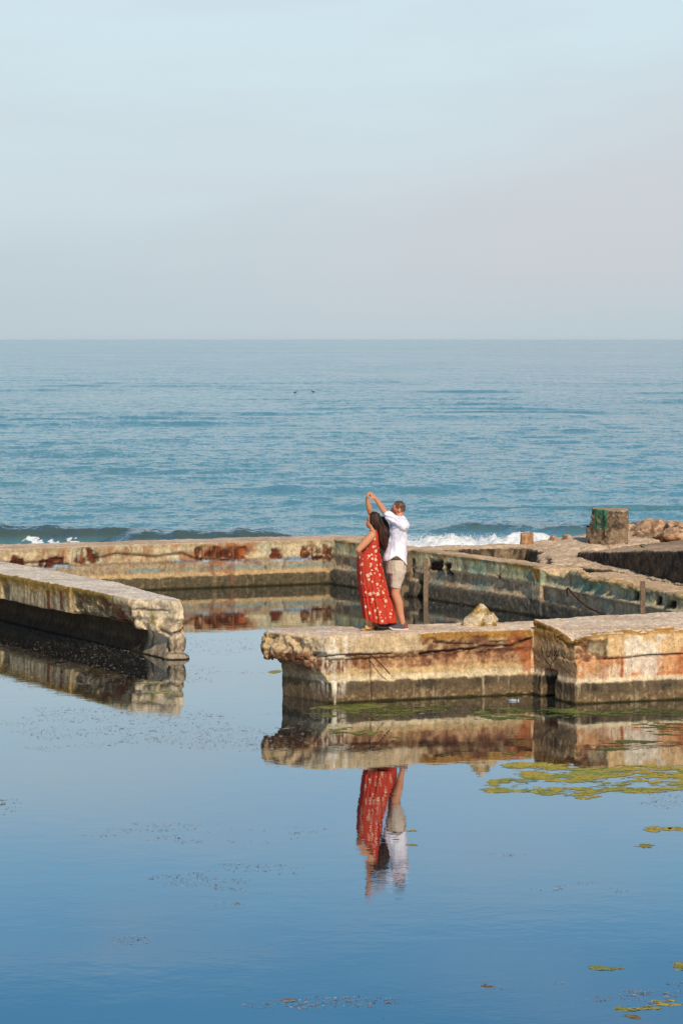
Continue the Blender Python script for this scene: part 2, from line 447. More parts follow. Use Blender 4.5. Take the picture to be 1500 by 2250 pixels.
# faint broken swell lines farther out
m = (Y1 > 80) & (Y1 < 420)
q = P2[m]
sw = fbm(q, (0.035, 0.16, 1), 2, 21)
Z1[m] += 0.22 * sstep(0.2, 0.75, sw) * (1 - sstep(250, 420, q[:, 1]))
m = (Y1 >= 66) & (Y1 < 600)
V = np.c_[X1, Y1, Z1 - 1.0]
nr = len(Yr)
ii = (np.arange(nr - 1)[:, None] * NC + np.arange(NC - 1)[None, :]).ravel()
Fq = np.c_[ii, ii + 1, ii + NC + 1, ii + NC]
SEA_K = (1.15, 1.15, 0.16)
SEA_C = (0.095, 0.236, 0.260, 1)
def sea_mat():
    m, t, b = mat_base('sea_water', 0.10, 0.5)
    b.inputs['IOR'].default_value = 1.33
    b.inputs['Base Color'].default_value = SEA_C
    n4 = add_noise(t, 1.0, 5, stretch=(0.05, 0.03, 1), rough=0.7)
    def slope(scale, k, det):
        n = t.nodes.new('ShaderNodeTexNoise'); n.inputs['Scale'].default_value = 1.0; n.inputs['Detail'].default_value = det; n.inputs['Roughness'].default_value = 0.6
        tc_ = t.nodes.new('ShaderNodeTexCoord'); m_ = t.nodes.new('ShaderNodeMapping'); m_.inputs['Scale'].default_value = (scale[0], scale[1], 1)
        t.links.new(tc_.outputs['Object'], m_.inputs[0]); t.links.new(m_.outputs[0], n.inputs['Vector'])
        a = t.nodes.new('ShaderNodeVectorMath'); a.operation = 'SUBTRACT'; t.links.new(n.outputs['Color'], a.inputs[0]); a.inputs[1].default_value = (.5, .5, .5)
        c = t.nodes.new('ShaderNodeVectorMath'); c.operation = 'MULTIPLY'; t.links.new(a.outputs[0], c.inputs[0]); c.inputs[1].default_value = (k, k, 0)
        return c.outputs[0]
    def vadd(a, b_):
        c = t.nodes.new('ShaderNodeVectorMath'); c.operation = 'ADD'; t.links.new(a, c.inputs[0]); t.links.new(b_, c.inputs[1]); return c.outputs[0]
    sl = vadd(vadd(slope((1.5, 1.9), SEA_K[0], 4), slope((6.0, 8.0), SEA_K[1], 3)), slope((0.16, 0.34), SEA_K[2], 3))
    sl = vadd(sl, vadd(slope((0.05, 0.06), 0.22, 4), slope((0.006, 0.008), 0.14, 4)))
    scl = t.nodes.new('ShaderNodeVectorMath'); scl.operation = 'SCALE'; t.links.new(sl, scl.inputs[0]); t.links.new(mr(t, n4, 0.35, 0.65, 0.7, 1.15), scl.inputs['Scale'])
    geo = t.nodes.new('ShaderNodeNewGeometry'); nn_ = t.nodes.new('ShaderNodeVectorMath'); nn_.operation = 'NORMALIZE'
    t.links.new(vadd(scl.outputs[0], geo.outputs['Normal']), nn_.inputs[0]); t.links.new(nn_.outputs[0], b.inputs['Normal'])
    am = t.nodes.new('ShaderNodeAttribute'); am.attribute_name = 'murk'
    cm = t.nodes.new('ShaderNodeMixRGB'); cm.inputs['Color1'].default_value = SEA_C; cm.inputs['Color2'].default_value = (0.060, 0.092, 0.078, 1)
    t.links.new(am.outputs['Fac'], cm.inputs['Fac']); t.links.new(cm.outputs[0], b.inputs['Base Color'])
    at = t.nodes.new('ShaderNodeAttribute'); at.attribute_name = 'foam'
    wh = t.nodes.new('ShaderNodeBsdfDiffuse'); bw = t.nodes.new('ShaderNodeBump'); bw.inputs['Distance'].default_value = 0.05; nw = add_noise(t, 9.0, 6, rough=0.75)
    t.links.new(nw, bw.inputs['Height']); t.links.new(bw.outputs[0], wh.inputs['Normal'])
    cw = t.nodes.new('ShaderNodeMixRGB'); cw.inputs['Color1'].default_value = (0.42, 0.50, 0.50, 1); cw.inputs['Color2'].default_value = (0.84, 0.84, 0.81, 1)
    t.links.new(mr(t, nw, 0.32, 0.5, 0.0, 1.0), cw.inputs['Fac']); t.links.new(cw.outputs[0], wh.inputs['Color'])
    mx_ = t.nodes.new('ShaderNodeMixShader'); nf = add_noise(t, 7.0, 5, rough=0.7)
    f_ = mr(t, mth(t, 'ADD', at.outputs['Fac'], mth(t, 'MULTIPLY', mth(t, 'SUBTRACT', nf, 0.5), 0.9)), 0.36, 0.74, 0.0, 1.0)
    t.links.new(f_, mx_.inputs[0]); t.links.new(b.outputs[0], mx_.inputs[1]); t.links.new(wh.outputs[0], mx_.inputs[2])
    t.links.new(mx_.outputs[0], t.nodes['Material Output'].inputs['Surface'])
    return m
sea = link_mesh('sea', V, Fq, sea_mat(), extra={'foam': foam, 'murk': murk}); sea['kind'] = 'structure'

# spray thrown up along the breaker's crest
spr = np.random.default_rng(21); sv = []; sf = []
for k in range(3200):
    x_ = spr.uniform(1.6, 6.4); top_ = 0.40 * (1 - sstep(4.2, 6.4, x_)) + 0.10
    cl = 0.5 + 0.5 * float(fbm(np.array([[x_, 0, 0]]), (2.5, 1, 1), 3, 41)[0])
    z_ = -1.0 + top_ * spr.uniform(0.55, 1.0) + abs(spr.normal(0, 0.04)) * (0.4 + cl); y_ = 63.7 + spr.normal(0, 0.3); r_ = spr.uniform(0.003, 0.010)
    o_ = len(sv)
    for dx, dy, dz in ((1, 0, -.6), (-.5, .87, -.6), (-.5, -.87, -.6), (0, 0, 1)): sv.append((x_ + dx * r_, y_ + dy * r_, z_ + dz * r_))
    sf += [(o_, o_ + 1, o_ + 3), (o_ + 1, o_ + 2, o_ + 3), (o_ + 2, o_, o_ + 3), (o_, o_ + 2, o_ + 1)]
M_SPRAY = flat_mat('sea_spray', (0.82, 0.83, 0.82), 0.9, 0.1, 0.05, 10)
tag(link_mesh('sea_spray', np.array(sv), np.array(sf), M_SPRAY, smooth=False), 'white spray above the breaking wave', 'spray', kind='stuff')

# ------------------------------------------------------------------ walls
class Frame2:
    """plan frame of a straight wall: s along, w inward"""
    def __init__(self, a, b):
        self.a = np.array(a, float); d = np.array(b, float) - self.a; self.len = np.linalg.norm(d); self.d = d / self.len
        self.n = np.array((-self.d[1], self.d[0]))          # inward if b is to the right of a seen from the front
    def local(self, V):
        q = V[:, :2] - self.a; return np.c_[q @ self.d, q @ self.n, V[:, 2]]
    def pt(self, s, w=0.0): return tuple(self.a + self.d * s + self.n * w)
    def hit(self, px, py):                                   # picture position on the wall's front plane -> (s, z)
        k = (px - 750) / F       # x = k*Y
        # a + d*s = (kY, Y)
        A = np.array([[self.d[0], -k], [self.d[1], -1.0]]); s, Y = np.linalg.solve(A, -self.a)
        return s, H - (py - 745) / F * Y

def polydist(s, z, pts):
    d = np.full(len(s), 1e9)
    for (a, b), (c, e) in zip(pts[:-1], pts[1:]):
        vx, vz = c - a, e - b; L2 = vx * vx + vz * vz + 1e-9
        t = np.clip(((s - a) * vx + (z - b) * vz) / L2, 0, 1)
        d = np.minimum(d, np.hypot(s - a - t * vx, z - b - t * vz))
    return d
def patch(fr, S, Z, x0, y0, x1, y1, P, sd, soft=0.05, nz_=0.06, sc_=(6, 6, 6)):
    """mask of a ragged patch between two picture corners on the wall's front"""
    s0, z0 = fr.hit(x0, y0); s1, z1 = fr.hit(x1, y1)
    cs, cz = (s0 + s1) / 2, (z0 + z1) / 2; hs, hz = abs(s1 - s0) / 2, abs(z1 - z0) / 2
    n = fbm(P, sc_, 4, sd) * nz_
    d = np.minimum(hs - np.abs(S - cs), hz - np.abs(Z - cz)) + n
    return sstep(-soft * 0.5, soft * 0.5, d)

def rough_up(V, Fq, P, amp, sd, edge=0.0):
    n = vnormals(V, Fq)
    d = amp * (0.9 * fbm(P, (2.2, 2.2, 2.2), 3, sd) + 0.7 * (0.3 - 1.6 * np.abs(fbm(P, (6, 6, 7), 3, sd + 1))) + 0.28 * fbm(P, (28, 28, 28), 2, sd + 2))
    return V + n * d[:, None], n

# ================= front wall (left arm + block on the right) =================
FA = Frame2((-0.125, 31.25), (2.705, 32.05))
FB = Frame2((3.21, 31.17), (4.74, 31.60))
s = Soup()
back = [(2.9, 32.98), (-0.92, 32.05)]
def A_poly(cx, cy, ex, ey, push=0.0):
    return [(ex, ey), (cx, cy), FA.pt(FA.len, push), (2.80, 32.9), (-0.80, 32.12)]
s.loft([(-0.7, A_poly(-0.10, 31.25, -0.84, 31.97)), (0.0, A_poly(-0.125, 31.245, -0.83, 31.95)),
        (0.25, A_poly(-0.13, 31.235, -0.83, 31.95)), (0.33, A_poly(-0.20, 31.26, -0.83, 31.95, 0.04)),
        (0.45, A_poly(-0.30, 31.25, -0.85, 31.93, 0.04)), (0.58, A_poly(-0.42, 31.24, -0.92, 31.85, 0.035)),
        (0.66, A_poly(-0.5, 31.26, -0.92, 31.85, 0.03))])
cap = lambda g, l: [(-1.06 - l, 31.74), (-0.62 - l, 31.38 - g * 0.5), (-0.2, 31.20 - g), (2.705 + g, 32.03 - g), (2.9, 32.95), (-0.98 - l, 32.12)]
s.loft([(0.60, cap(-0.05, -0.10)), (0.68, cap(0.0, 0.0)), (0.86, cap(0.0, -0.01)), (0.92, cap(-0.035, -0.03))])
# torn underside at the broken end
for c, r in (((-0.98, 31.76, 0.64), (0.15, 0.16, 0.13)), ((-1.00, 31.80, 0.83), (0.11, 0.14, 0.10)), ((-0.74, 31.66, 0.66), (0.26, 0.2, 0.14)),
             ((-0.46, 31.43, 0.60), (0.24, 0.16, 0.12))):
    s.blob(c, r)
nt_ = lambda t, d=0.0: (2.705 + 0.505 * t + d * 0.867, 32.05 - 0.88 * t + d * 0.5)
def B_poly(g=0.0, slot=False):
    p = [nt_(0.0, g), ]
    if slot: p += [nt_(0.20, g), nt_(0.25, 0.75), nt_(0.5, 0.75), nt_(0.53, g)]
    else: p += [nt_(0.20, g), nt_(0.25, g), nt_(0.5, g), nt_(0.53, g)]
    p += [(3.21 + g * 0.6, 31.17 + g), (8.4, 32.63 + g), (8.4, 35.3), (2.85, 32.93)]
    return p
s.loft([(-0.7, B_poly(-0.02, True)), (0.26, B_poly(-0.02, True)), (0.33, B_poly(0.02, True)), (0.42, B_poly(0.02, True))])
s.loft([(0.40, B_poly(0.02)), (0.62, B_poly(0.0)), (0.655, B_poly(-0.01)), (0.90, B_poly(-0.005)), (0.948, B_poly(0.03))])
# lip of crust along the block's edge
for i in range(46):
    t = i / 45.0; x = 3.35 + t * 5.0
    x += random.uniform(-.1, .1)
    s.blob((x, 31.17 + (x - 3.21) * 0.281 + 0.12 + random.uniform(-0.02, 0.04), 0.945), (random.uniform(.07, .2), 0.09, random.uniform(.03, .075)), 8, 0.27)
for i in range(12):
    t = i / 11.0; p = nt_(t * 0.9, 0.07)
    s.blob((p[0], p[1], 0.965 + 0.04 * (1 - t) ** 2 - 0.05 * t), (0.06, 0.09, 0.05), 8)
s.blob((2.73, 32.08, 1.0), (0.035, 0.05, 0.06), 8)
V, Fq = s.remesh(0.0155)
P = V.copy()
V, n = rough_up(V, Fq, P, 0.012, 1)
torn = sstep(-0.05, -0.45, P[:, 0]) * sstep(0.40, 0.52, P[:, 2]) * (P[:, 2] < 0.88)
V = V + n * (torn * (0.06 * fbm(P, (3.5, 3.5, 3.5), 2, 5) + 0.07 * (0.25 - 1.7 * np.abs(fbm(P, (6, 6, 4), 3, 6)))))[:, None]
La = FA.local(V); Lb = FB.local(V); z = V[:, 2]
onB = (V[:, 0] > 2.69 + (32.05 - V[:, 1]) * 0.574 - 0.02) & (V[:, 0] > 2.66)
notch = onB & ((n @ np.array([-0.867, -0.5, 0.0])) > 0.72) & (V[:, 0] < 3.3)
S = np.where(onB, Lb[:, 0], La[:, 0])
front = np.where(onB, n @ np.array([0.271, -0.963, 0]), n @ np.array([0.272, -0.962, 0])) > 0.35
faceA = front & ~onB; faceB = front & onB & ~notch
top = n[:, 2] > 0.6
# carve: bring spalled areas inwards
def carve(mask, depth, nrm):
    global V
    V = V - np.array(nrm)[None, :] * (mask * depth)[:, None]
nA = (0.272, -0.962, 0); nB = (0.271, -0.963, 0)
wz = 0.020 * fbm(P, (5, 5, 5), 3, 31)
ah = lambda *pts: [FA.hit(*p) for p in pts]
bh = lambda *pts: [FB.hit(*p) for p in pts]
crackA = polydist(La[:, 0], z + wz, ah((690, 1446), (760, 1440), (815, 1437), (860, 1436)))
crackA2 = polydist(La[:, 0], z + wz * 1.5, ah((925, 1437), (1000, 1428), (1060, 1424), (1120, 1420), (1172, 1402)))
crackA3 = polydist(La[:, 0] + wz * 0.5, z, ah((815, 1442), (815, 1540)))
crackB = polydist(Lb[:, 0], z + wz * 0.3, bh((1318, 1449), (1360, 1447), (1420, 1441), (1500, 1437), (1700, 1425)))
recA = patch(FA, La[:, 0], z, 925, 1408, 1175, 1438, P, 40, 0.06, 0.09, (4, 4, 7)) * faceA
midA = patch(FA, La[:, 0], z, 760, 1440, 1160, 1478, P, 41, 0.05, 0.05) * faceA
chunkB = patch(FB, Lb[:, 0], z, 1250, 1408, 1332, 1447, P, 43, 0.05, 0.07, (7, 7, 7)) * onB
f2b = fbm(P, (9, 9, 9), 4, 49)
carve(recA, 0.035 + 0.03 * fbm(P, (8, 8, 12), 3, 44), nA)
carve(midA, 0.012 + 0.012 * fbm(P, (14, 14, 14), 3, 45), nA)
carve(chunkB, 0.10 + 0.06 * fbm(P, (8, 8, 8), 3, 46), (0.1, -0.8, 0.25))
carve(np.exp(-(crackA / 0.014) ** 2) * faceA, 0.03, nA)
carve(np.exp(-(crackA2 / 0.02) ** 2) * faceA, 0.05, nA)
carve(np.exp(-(crackA3 / 0.012) ** 2) * faceA, 0.02, nA)
carve(np.exp(-(crackB / 0.014) ** 2) * faceB, 0.045, nB)
# missing bites on the top edge near the block's corner
bite = np.exp(-(np.hypot((V[:, 0] - 3.17) * 0.9, V[:, 1] - 31.32) / 0.21) ** 2) * sstep(0.78, 0.95, z)
V[:, 2] -= bite * (0.085 + 0.03 * f2b)
V, n2 = rough_up(V, Fq, P * 1.3, 0.004, 77)
# colours
f1 = fbm(P, (3, 3, 3), 4, 51); f2 = fbm(P, (9, 9, 9), 4, 52); f3 = fbm(P, (25, 25, 25), 3, 53)
st = fbm(P, (20, 20, 1.6), 4, 54); st2 = fbm(P, (8, 8, 0.8), 4, 55)
zw = z + 0.02 * f2 + 0.012 * st
col = np.tile(C(200, 176, 140), (len(V), 1))
col = mixc(col, C(168, 148, 118), sstep(-0.1, 0.6, f1))
col = mixc(col, C(214, 200, 172), sstep(0.1, 0.6, f2) * 0.6)
# --- left arm
mA = (~onB).astype(float)
band = mA * sstep(0.66, 0.62, zw)
col = mixc(col, C(184, 142, 104), band)
col = mixc(col, C(140, 96, 68), band * sstep(0.0, 0.5, f2 + 0.4 * st) * sstep(0.40, 0.46, zw) * 0.85)
col = mixc(col, C(198, 166, 128), band * sstep(0.1, 0.5, st2) * 0.5)
col = mixc(col, C(205, 178, 130), mA * sstep(0.47, 0.43, zw) * 0.8)
col = mixc(col, C(214, 198, 164), mA * sstep(0.385, 0.36, zw) * 0.85)
mot = mA * faceA * sstep(0.445, 0.50, z + 0.05 * fbm(P, (5, 5, 5), 4, 56) + 0.02 * f3) * sstep(0.68, 0.63, z)
col = mixc(col, C(150, 108, 76), mot * sstep(-0.5, 0.1, f2 + f3 * 0.6) * 0.85)
col = mixc(col, C(108, 70, 50), mot * sstep(0.05, 0.4, fbm(P, (14, 14, 10), 4, 57)) * 0.75)
col = mixc(col, C(206, 168, 128), mot * sstep(0.1, 0.4, fbm(P, (11, 11, 11), 3, 58)) * 0.6)
# ochre growth on the upper right of the left arm
gro = mA * sstep(FA.hit(918, 1400)[0], FA.hit(930, 1400)[0], La[:, 0] + 0.06 * f2)
col = mixc(col, C(166, 124, 62), gro * sstep(0.76, 0.84, zw - 0.03 * f2) * (~top))
col = mixc(col, C(190, 158, 112), gro * sstep(0.84, 0.76, zw) * sstep(0.66, 0.70, zw) * 0.7)
col = mixc(col, C(150, 104, 58), gro * sstep(0.0, 0.5, f2) * sstep(0.68, 0.8, zw) * 0.6)
col = mixc(col, C(112, 70, 56), recA * sstep(-0.35, 0.3, f2 + 0.2) * 0.85)
col = mixc(col, C(160, 88, 50), patch(FA, La[:, 0], z, 1136, 1402, 1180, 1482, P, 60, 0.10, 0.22, (5, 5, 4)) * mA * 0.7)
# torn brown end
tornm = mA * sstep(0.30, 0.0, La[:, 0]) * sstep(0.74, 0.66, zw) * sstep(0.36, 0.46, z)
col = mixc(col, C(120, 84, 60), tornm * sstep(-0.4, 0.3, f2))
col = mixc(col, C(92, 64, 48), tornm * sstep(0.15, 0.5, f3 + 0.3 * f2) * 0.8)
col = mixc(col, C(150, 122, 60), mA * sstep(-0.78, -0.98, V[:, 0]) * sstep(-0.2, 0.4, f2) * 0.7)
# --- block
mB = onB.astype(float)
col = mixc(col, C(222, 186, 138), mB * 0.85)
low = mB * sstep(0.66, 0.62, zw)
col = mixc(col, C(214, 158, 112), low * 0.9)
col = mixc(col, C(198, 128, 88), low * sstep(0.42, 0.36, zw - 0.04 * f2) * 0.7)
col = mixc(col, C(230, 214, 186), mB * sstep(0.12, 0.45, f1 + 0.3 * f2) * 0.7)
col = mixc(col, C(196, 190, 140), mB * sstep(0.2, 0.55, st2) * sstep(0.5, 0.3, Lb[:, 0] - 0.3) * 0.5)
col = mixc(col, C(176, 118, 84), low * sstep(0.15, 0.5, st) * 0.6)
col = mixc(col, C(236, 228, 212), patch(FB, Lb[:, 0], z, 1385, 1415, 1445, 1478, P, 61, 0.10, 0.24, (5, 5, 3)) * mB * 0.7)
col = mixc(col, C(176, 92, 50), patch(FB, Lb[:, 0], z, 1362, 1447, 1370, 1496, P, 62, 0.02, 0.01) * mB * 0.9)
col = mixc(col, C(186, 104, 66), patch(FB, Lb[:, 0], z, 1488, 1438, 1560, 1482, P, 63, 0.10, 0.2, (5, 5, 3)) * mB * 0.7)
col = mixc(col, C(216, 202, 170), mB * sstep(0.36, 0.33, zw) * 0.9)
col = mixc(col, C(168, 124, 54), mB * sstep(0.885, 0.94, z + 0.03 * f2) * (n2[:, 2] < 0.93) * 0.9)
col = mixc(col, C(138, 104, 52), np.clip(bite * 1.6, 0, 0.85))
col = mixc(col, C(118, 76, 58), chunkB * sstep(-0.3, 0.3, f2) * 0.9)
col = mixc(col, C(150, 142, 120), patch(FB, Lb[:, 0], z, 1290, 1412, 1332, 1436, P, 66, 0.05, 0.05) * mB * 0.8)
# notch side face
nm = notch.astype(float)
col = mixc(col, C(184, 152, 112), nm * sstep(0.33, 0.40, z) * 0.9)
col = mixc(col, C(150, 112, 50), nm * sstep(0.74, 0.86, zw) * 0.85)
col = mixc(col, C(168, 120, 84), nm * sstep(0.2, 0.6, st) * 0.5)
# tide band for both
dk = sstep(0.30, 0.265, zw)
col = mixc(col, C(86, 72, 54), dk * 0.93)
col = mixc(col, C(60, 54, 44), dk * sstep(-0.1, 0.4, f1) * sstep(0.12, 0.2, z) * 0.7)
col = mixc(col, C(122, 100, 72), dk * sstep(0.17, 0.10, zw) * (0.55 + 0.5 * np.clip(f3, -1, 1)))
col = mixc(col, C(170, 148, 112), dk * sstep(0.25, 0.6, f3) * sstep(0.2, 0.05, z) * 0.7)
col = mixc(col, C(176, 160, 130), dk * sstep(0.45, 0.75, st) * 0.7)
col = mixc(col, C(52, 48, 16), sstep(0.035, 0.012, z + 0.012 * f2))
# shade under the overhang, painted into the stem's end as a darker brown
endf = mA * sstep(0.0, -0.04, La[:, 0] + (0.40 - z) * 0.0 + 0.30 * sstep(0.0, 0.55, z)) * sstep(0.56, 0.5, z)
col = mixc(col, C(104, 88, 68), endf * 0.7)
# droppings stain
s0 = FA.hit(735, 1450)[0]
dr = np.exp(-((La[:, 0] - s0 + 0.06 * f1) / 0.17) ** 2)
drip = mA * dr * (sstep(0.05, 0.4, st + 0.15) * sstep(0.02, 0.3, z) + sstep(0.72, 0.62, z) * sstep(0.56, 0.62, z) * 0.7 + sstep(-0.4, 0.2, f2) * sstep(0.86, 0.72, z) * sstep(0.6, 0.68, z))
col = mixc(col, C(226, 218, 200), np.clip(drip * 1.25, 0, 0.92) * (~top))
dl = mA * np.exp(-((La[:, 0] - FA.hit(736, 1450)[0] + 0.01 * f1) / 0.012) ** 2) * (z < 0.6)
col = mixc(col, C(220, 214, 196), dl * 0.8)
# cracks are carved in; their lines are coloured dark brown as well
for cd, w_, mk in ((crackA, 0.012, faceA), (crackA2, 0.022, faceA), (crackA3, 0.012, faceA), (crackB, 0.011, faceB)):
    col = mixc(col, C(74, 46, 36), np.exp(-(cd / w_) ** 2) * mk * 0.9)
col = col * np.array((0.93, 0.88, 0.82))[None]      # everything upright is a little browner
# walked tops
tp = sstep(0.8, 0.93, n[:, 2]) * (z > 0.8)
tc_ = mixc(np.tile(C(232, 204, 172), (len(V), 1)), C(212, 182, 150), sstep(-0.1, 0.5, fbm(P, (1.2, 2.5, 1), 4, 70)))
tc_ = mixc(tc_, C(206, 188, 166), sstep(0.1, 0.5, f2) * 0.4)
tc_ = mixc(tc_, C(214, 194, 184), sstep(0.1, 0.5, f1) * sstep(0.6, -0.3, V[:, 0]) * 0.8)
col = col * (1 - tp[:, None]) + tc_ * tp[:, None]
fw = thing('pool_wall', 'nearest broken concrete wall in the water, carrying the dancing couple', 'wall', (0.9, 31.7, 0))
fc = V[Fq].mean(1)
fB = onB[Fq].mean(1) > 0.5
capm = np.where(fB, fc[:, 2] > 0.645, fc[:, 2] > 0.655 )
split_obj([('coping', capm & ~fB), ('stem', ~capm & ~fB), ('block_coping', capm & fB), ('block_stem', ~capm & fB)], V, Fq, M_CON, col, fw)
tri = np.r_[Fq[:, [0, 1, 2]], Fq[:, [0, 2, 3]]]
bvhF = BVHTree.FromPolygons([tuple(v) for v in V], [tuple(int(i) for i in q_) for q_ in Fq])
def on_wall(bvh, px, py, lift=0.006):
    d = Vector(((px - 750) / F, 1.0, -(py - 745) / F)).normalized()
    h = bvh.ray_cast(Vector((0, 0, H)), d)
    return (h[0] - d * lift) if h[0] is not None else Vector(world_at(px, py, 31.6))
def line_on(bvh, pts, lift=0.006, step=4.0):
    o = []
    for (a, b), (c, d) in zip(pts[:-1], pts[1:]):
        k = max(1, int(math.hypot(c - a, d - b) / step))
        for i in range(k): o.append(on_wall(bvh, a + (c - a) * i / k, b + (d - b) * i / k, lift))
    o.append(on_wall(bvh, *pts[-1], lift)); return o
# bent reinforcing bars
sb = Soup(); p0 = line_on(bvhF, [(760, 1440), (790, 1437)], 0.03)
sb.tube(p0 + [Vector(world_at(812, 1437, 31.40)), Vector(world_at(822, 1445, 31.36)), Vector(world_at(840, 1463, 31.34)), Vector(world_at(856, 1481, 31.36))], 0.008, 6, False)
soup_obj('rebar', sb, M_STEEL, fw)
sb = Soup(); sb.tube([p + Vector((0, 0, 0.0)) for p in line_on(bvhF, [(950, 1409), (990, 1412), (1040, 1413)], 0.02)], 0.006, 6, False)
soup_obj('rebar', sb, M_STEEL, fw)
# sprayed marks on the side of the block
strokes = [[(1189, 1420), (1190, 1432), (1194, 1444), (1201, 1455), (1208, 1464), (1210, 1477)],
           [(1226, 1430), (1224, 1442), (1217, 1450), (1211, 1458), (1208, 1466)],
           [(1200, 1430), (1201, 1440), (1203, 1443), (1207, 1442), (1208, 1430)], [(1212, 1424), (1212, 1442)],
           [(1216, 1428), (1222, 1441)], [(1222, 1429), (1216, 1441)], [(1172, 1442), (1177, 1452), (1186, 1455)]]
sg = Soup()
for k_, st_ in enumerate(strokes):
    pts = line_on(bvhF, st_, 0.001, 3.0)
    sg.tube(pts, 0.0062 if k_ != 6 else 0.0035, 5, False)
g = soup_obj('graffiti', sg, M_INK, fw)

# ================= generic pool wall with concave foot =================
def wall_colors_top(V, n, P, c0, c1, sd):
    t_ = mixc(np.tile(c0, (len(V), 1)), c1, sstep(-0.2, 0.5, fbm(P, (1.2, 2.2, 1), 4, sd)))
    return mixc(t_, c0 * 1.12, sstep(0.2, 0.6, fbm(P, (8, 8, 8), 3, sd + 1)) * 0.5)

# ---- left wall: front edge of the coping runs from the broken tip back to the left
FL = Frame2((-8.75, 43.95), (-3.37, 35.96))
s = Soup()
prof_stem = [(0.28, 0.50), (0.37, 0.38), (0.40, 0.28), (0.38, 0.17), (0.33, 0.09), (0.29, 0.02), (0.29, -0.7), (0.85, -0.7), (0.85, 0.5)]
prof_end = [(0.30, 0.50), (0.37, 0.38), (0.40, 0.28), (0.38, 0.17), (0.33, 0.09), (0.29, 0.02), (0.29, -0.7), (0.62, -0.7), (0.66, 0.2), (0.7, 0.5)]
s.sweep(FL.pt(-1.0), FL.pt(FL.len - 0.1), prof_stem, FL.n); s.sweep(FL.pt(FL.len - 0.3), FL.pt(FL.len + 0.62), prof_end, FL.n)
prof_cap = [(0.0, 0.46), (0.0, 0.86), (0.03, 0.90), (1.0, 0.90), (1.0, 0.50), (0.22, 0.44)]
s.sweep(FL.pt(-1.0), FL.pt(FL.len - 2.0), prof_cap, FL.n)
s.loft([(0.50, [FL.pt(FL.len - 2.2, 0.06), FL.pt(FL.len - 0.2, 0.10), (-3.05, 35.9), (-2.62, 35.62), (-2.50, 35.78), FL.pt(FL.len - 2.2, 0.95)]),
        (0.62, [FL.pt(FL.len - 2.2, 0.04), FL.pt(FL.len, 0.03), (-3.02, 35.84), (-2.60, 35.56), (-2.46, 35.74), FL.pt(FL.len - 2.2, 1.0)]),
        (0.85, [FL.pt(FL.len - 2.2, 0.03), FL.pt(FL.len, 0.0), (-3.0, 35.85), (-2.62, 35.60), (-2.50, 35.76), FL.pt(FL.len - 2.2, 1.0)]),
        (0.90, [FL.pt(FL.len - 2.2, 0.04), FL.pt(FL.len, 0.03), (-3.0, 35.9), (-2.66, 35.64), (-2.53, 35.78), FL.pt(FL.len - 2.2, 1.0)])])
for c, r in (((-2.80, 35.76, 0.50), (0.24, 0.14, 0.14)), ((-2.66, 35.70, 0.42), (0.15, 0.12, 0.16)),
             ((-2.58, 35.62, 0.26), (0.13, 0.11, 0.22)), ((-2.50, 35.63, 0.22), (0.09, 0.09, 0.15)), ((-2.60, 35.58, 0.02), (0.2, 0.14, 0.10)), ((-2.5, 35.60, 0.0), (0.12, 0.12, 0.08)),
             ((-3.15, 36.1, 0.5), (0.2, 0.14, 0.12))):
    s.blob(c, r)
V, Fq = s.remesh(0.0175)
P = V.copy(); V, n = rough_up(V, Fq, P, 0.012, 101)
Ll = FL.local(V); S = Ll[:, 0]; z = V[:, 2]
E = FL.len
nL = (-FL.n[0], -FL.n[1], 0)
fc_ = (n @ np.array([-FL.n[0], -FL.n[1], 0.0])) > 0.3
endm = sstep(E - 0.1, E + 0.1, S)
spall = sstep(E - 2.05, E - 1.8, S + 0.12 * fbm(P, (5, 5, 5), 3, 104)) * sstep(0.82, 0.76, z + 0.05 * fbm(P, (3, 3, 9), 3, 105)) * sstep(0.40, 0.48, z) * (1 - sstep(E - 0.05, E + 0.05, S))
carve(spall * fc_, 0.06 + 0.055 * fbm(P, (6, 6, 10), 4, 106), nL)
# ragged top edge with growth
edge = sstep(0.10, 0.0, Ll[:, 1]) * sstep(0.80, 0.88, z) * (S < E - 1.2)
V[:, 2] += edge * 0.03 * np.maximum(0, fbm(P, (4, 4, 4), 4, 107))
hole = np.exp(-((S - FL.hit(8, 1290)[0]) / 0.13) ** 2 - ((z - 0.56) / 0.14) ** 2)
carve(hole * fc_, 0.25, nL)
ecr = polydist(V[:, 0], z + 0.02 * fbm(P, (6, 6, 6), 3, 108), [(-3.35, 0.74), (-3.0, 0.735), (-2.7, 0.74)])
ecr2 = polydist(V[:, 0], z + 0.02 * fbm(P, (6, 6, 6), 3, 109), [(-2.78, 0.42), (-2.66, 0.37), (-2.5, 0.43), (-2.42, 0.5)])
ecm = endm * (n[:, 1] < -0.1)
carve((np.exp(-(ecr / 0.016) ** 2) * 0.05 + np.exp(-(ecr2 / 0.03) ** 2) * 0.08) * ecm, 1.0, (0.3, -0.9, 0))
carve(endm * (0.035 * fbm(P, (3, 3, 2.5), 2, 110) + 0.06 * (1.5 * np.abs(fbm(P, (4.5, 4.5, 3.5), 3, 119)) - 0.25)), 1.0, (0.5, -0.8, 0))
f1 = fbm(P, (3, 3, 3), 4, 111); f2 = fbm(P, (9, 9, 9), 4, 112); f3 = fbm(P, (25, 25, 25), 3, 113); st = fbm(P, (20, 20, 1.4), 4, 114)
col = mixc(np.tile(C(196, 172, 132), (len(V), 1)), C(150, 128, 92), sstep(-0.1, 0.5, st))
capz = sstep(0.44, 0.50, z)
col = mixc(col, C(146, 112, 40), capz * sstep(0.70, 0.82, z + 0.05 * f2) * 0.9 * (S < E - 0.6))
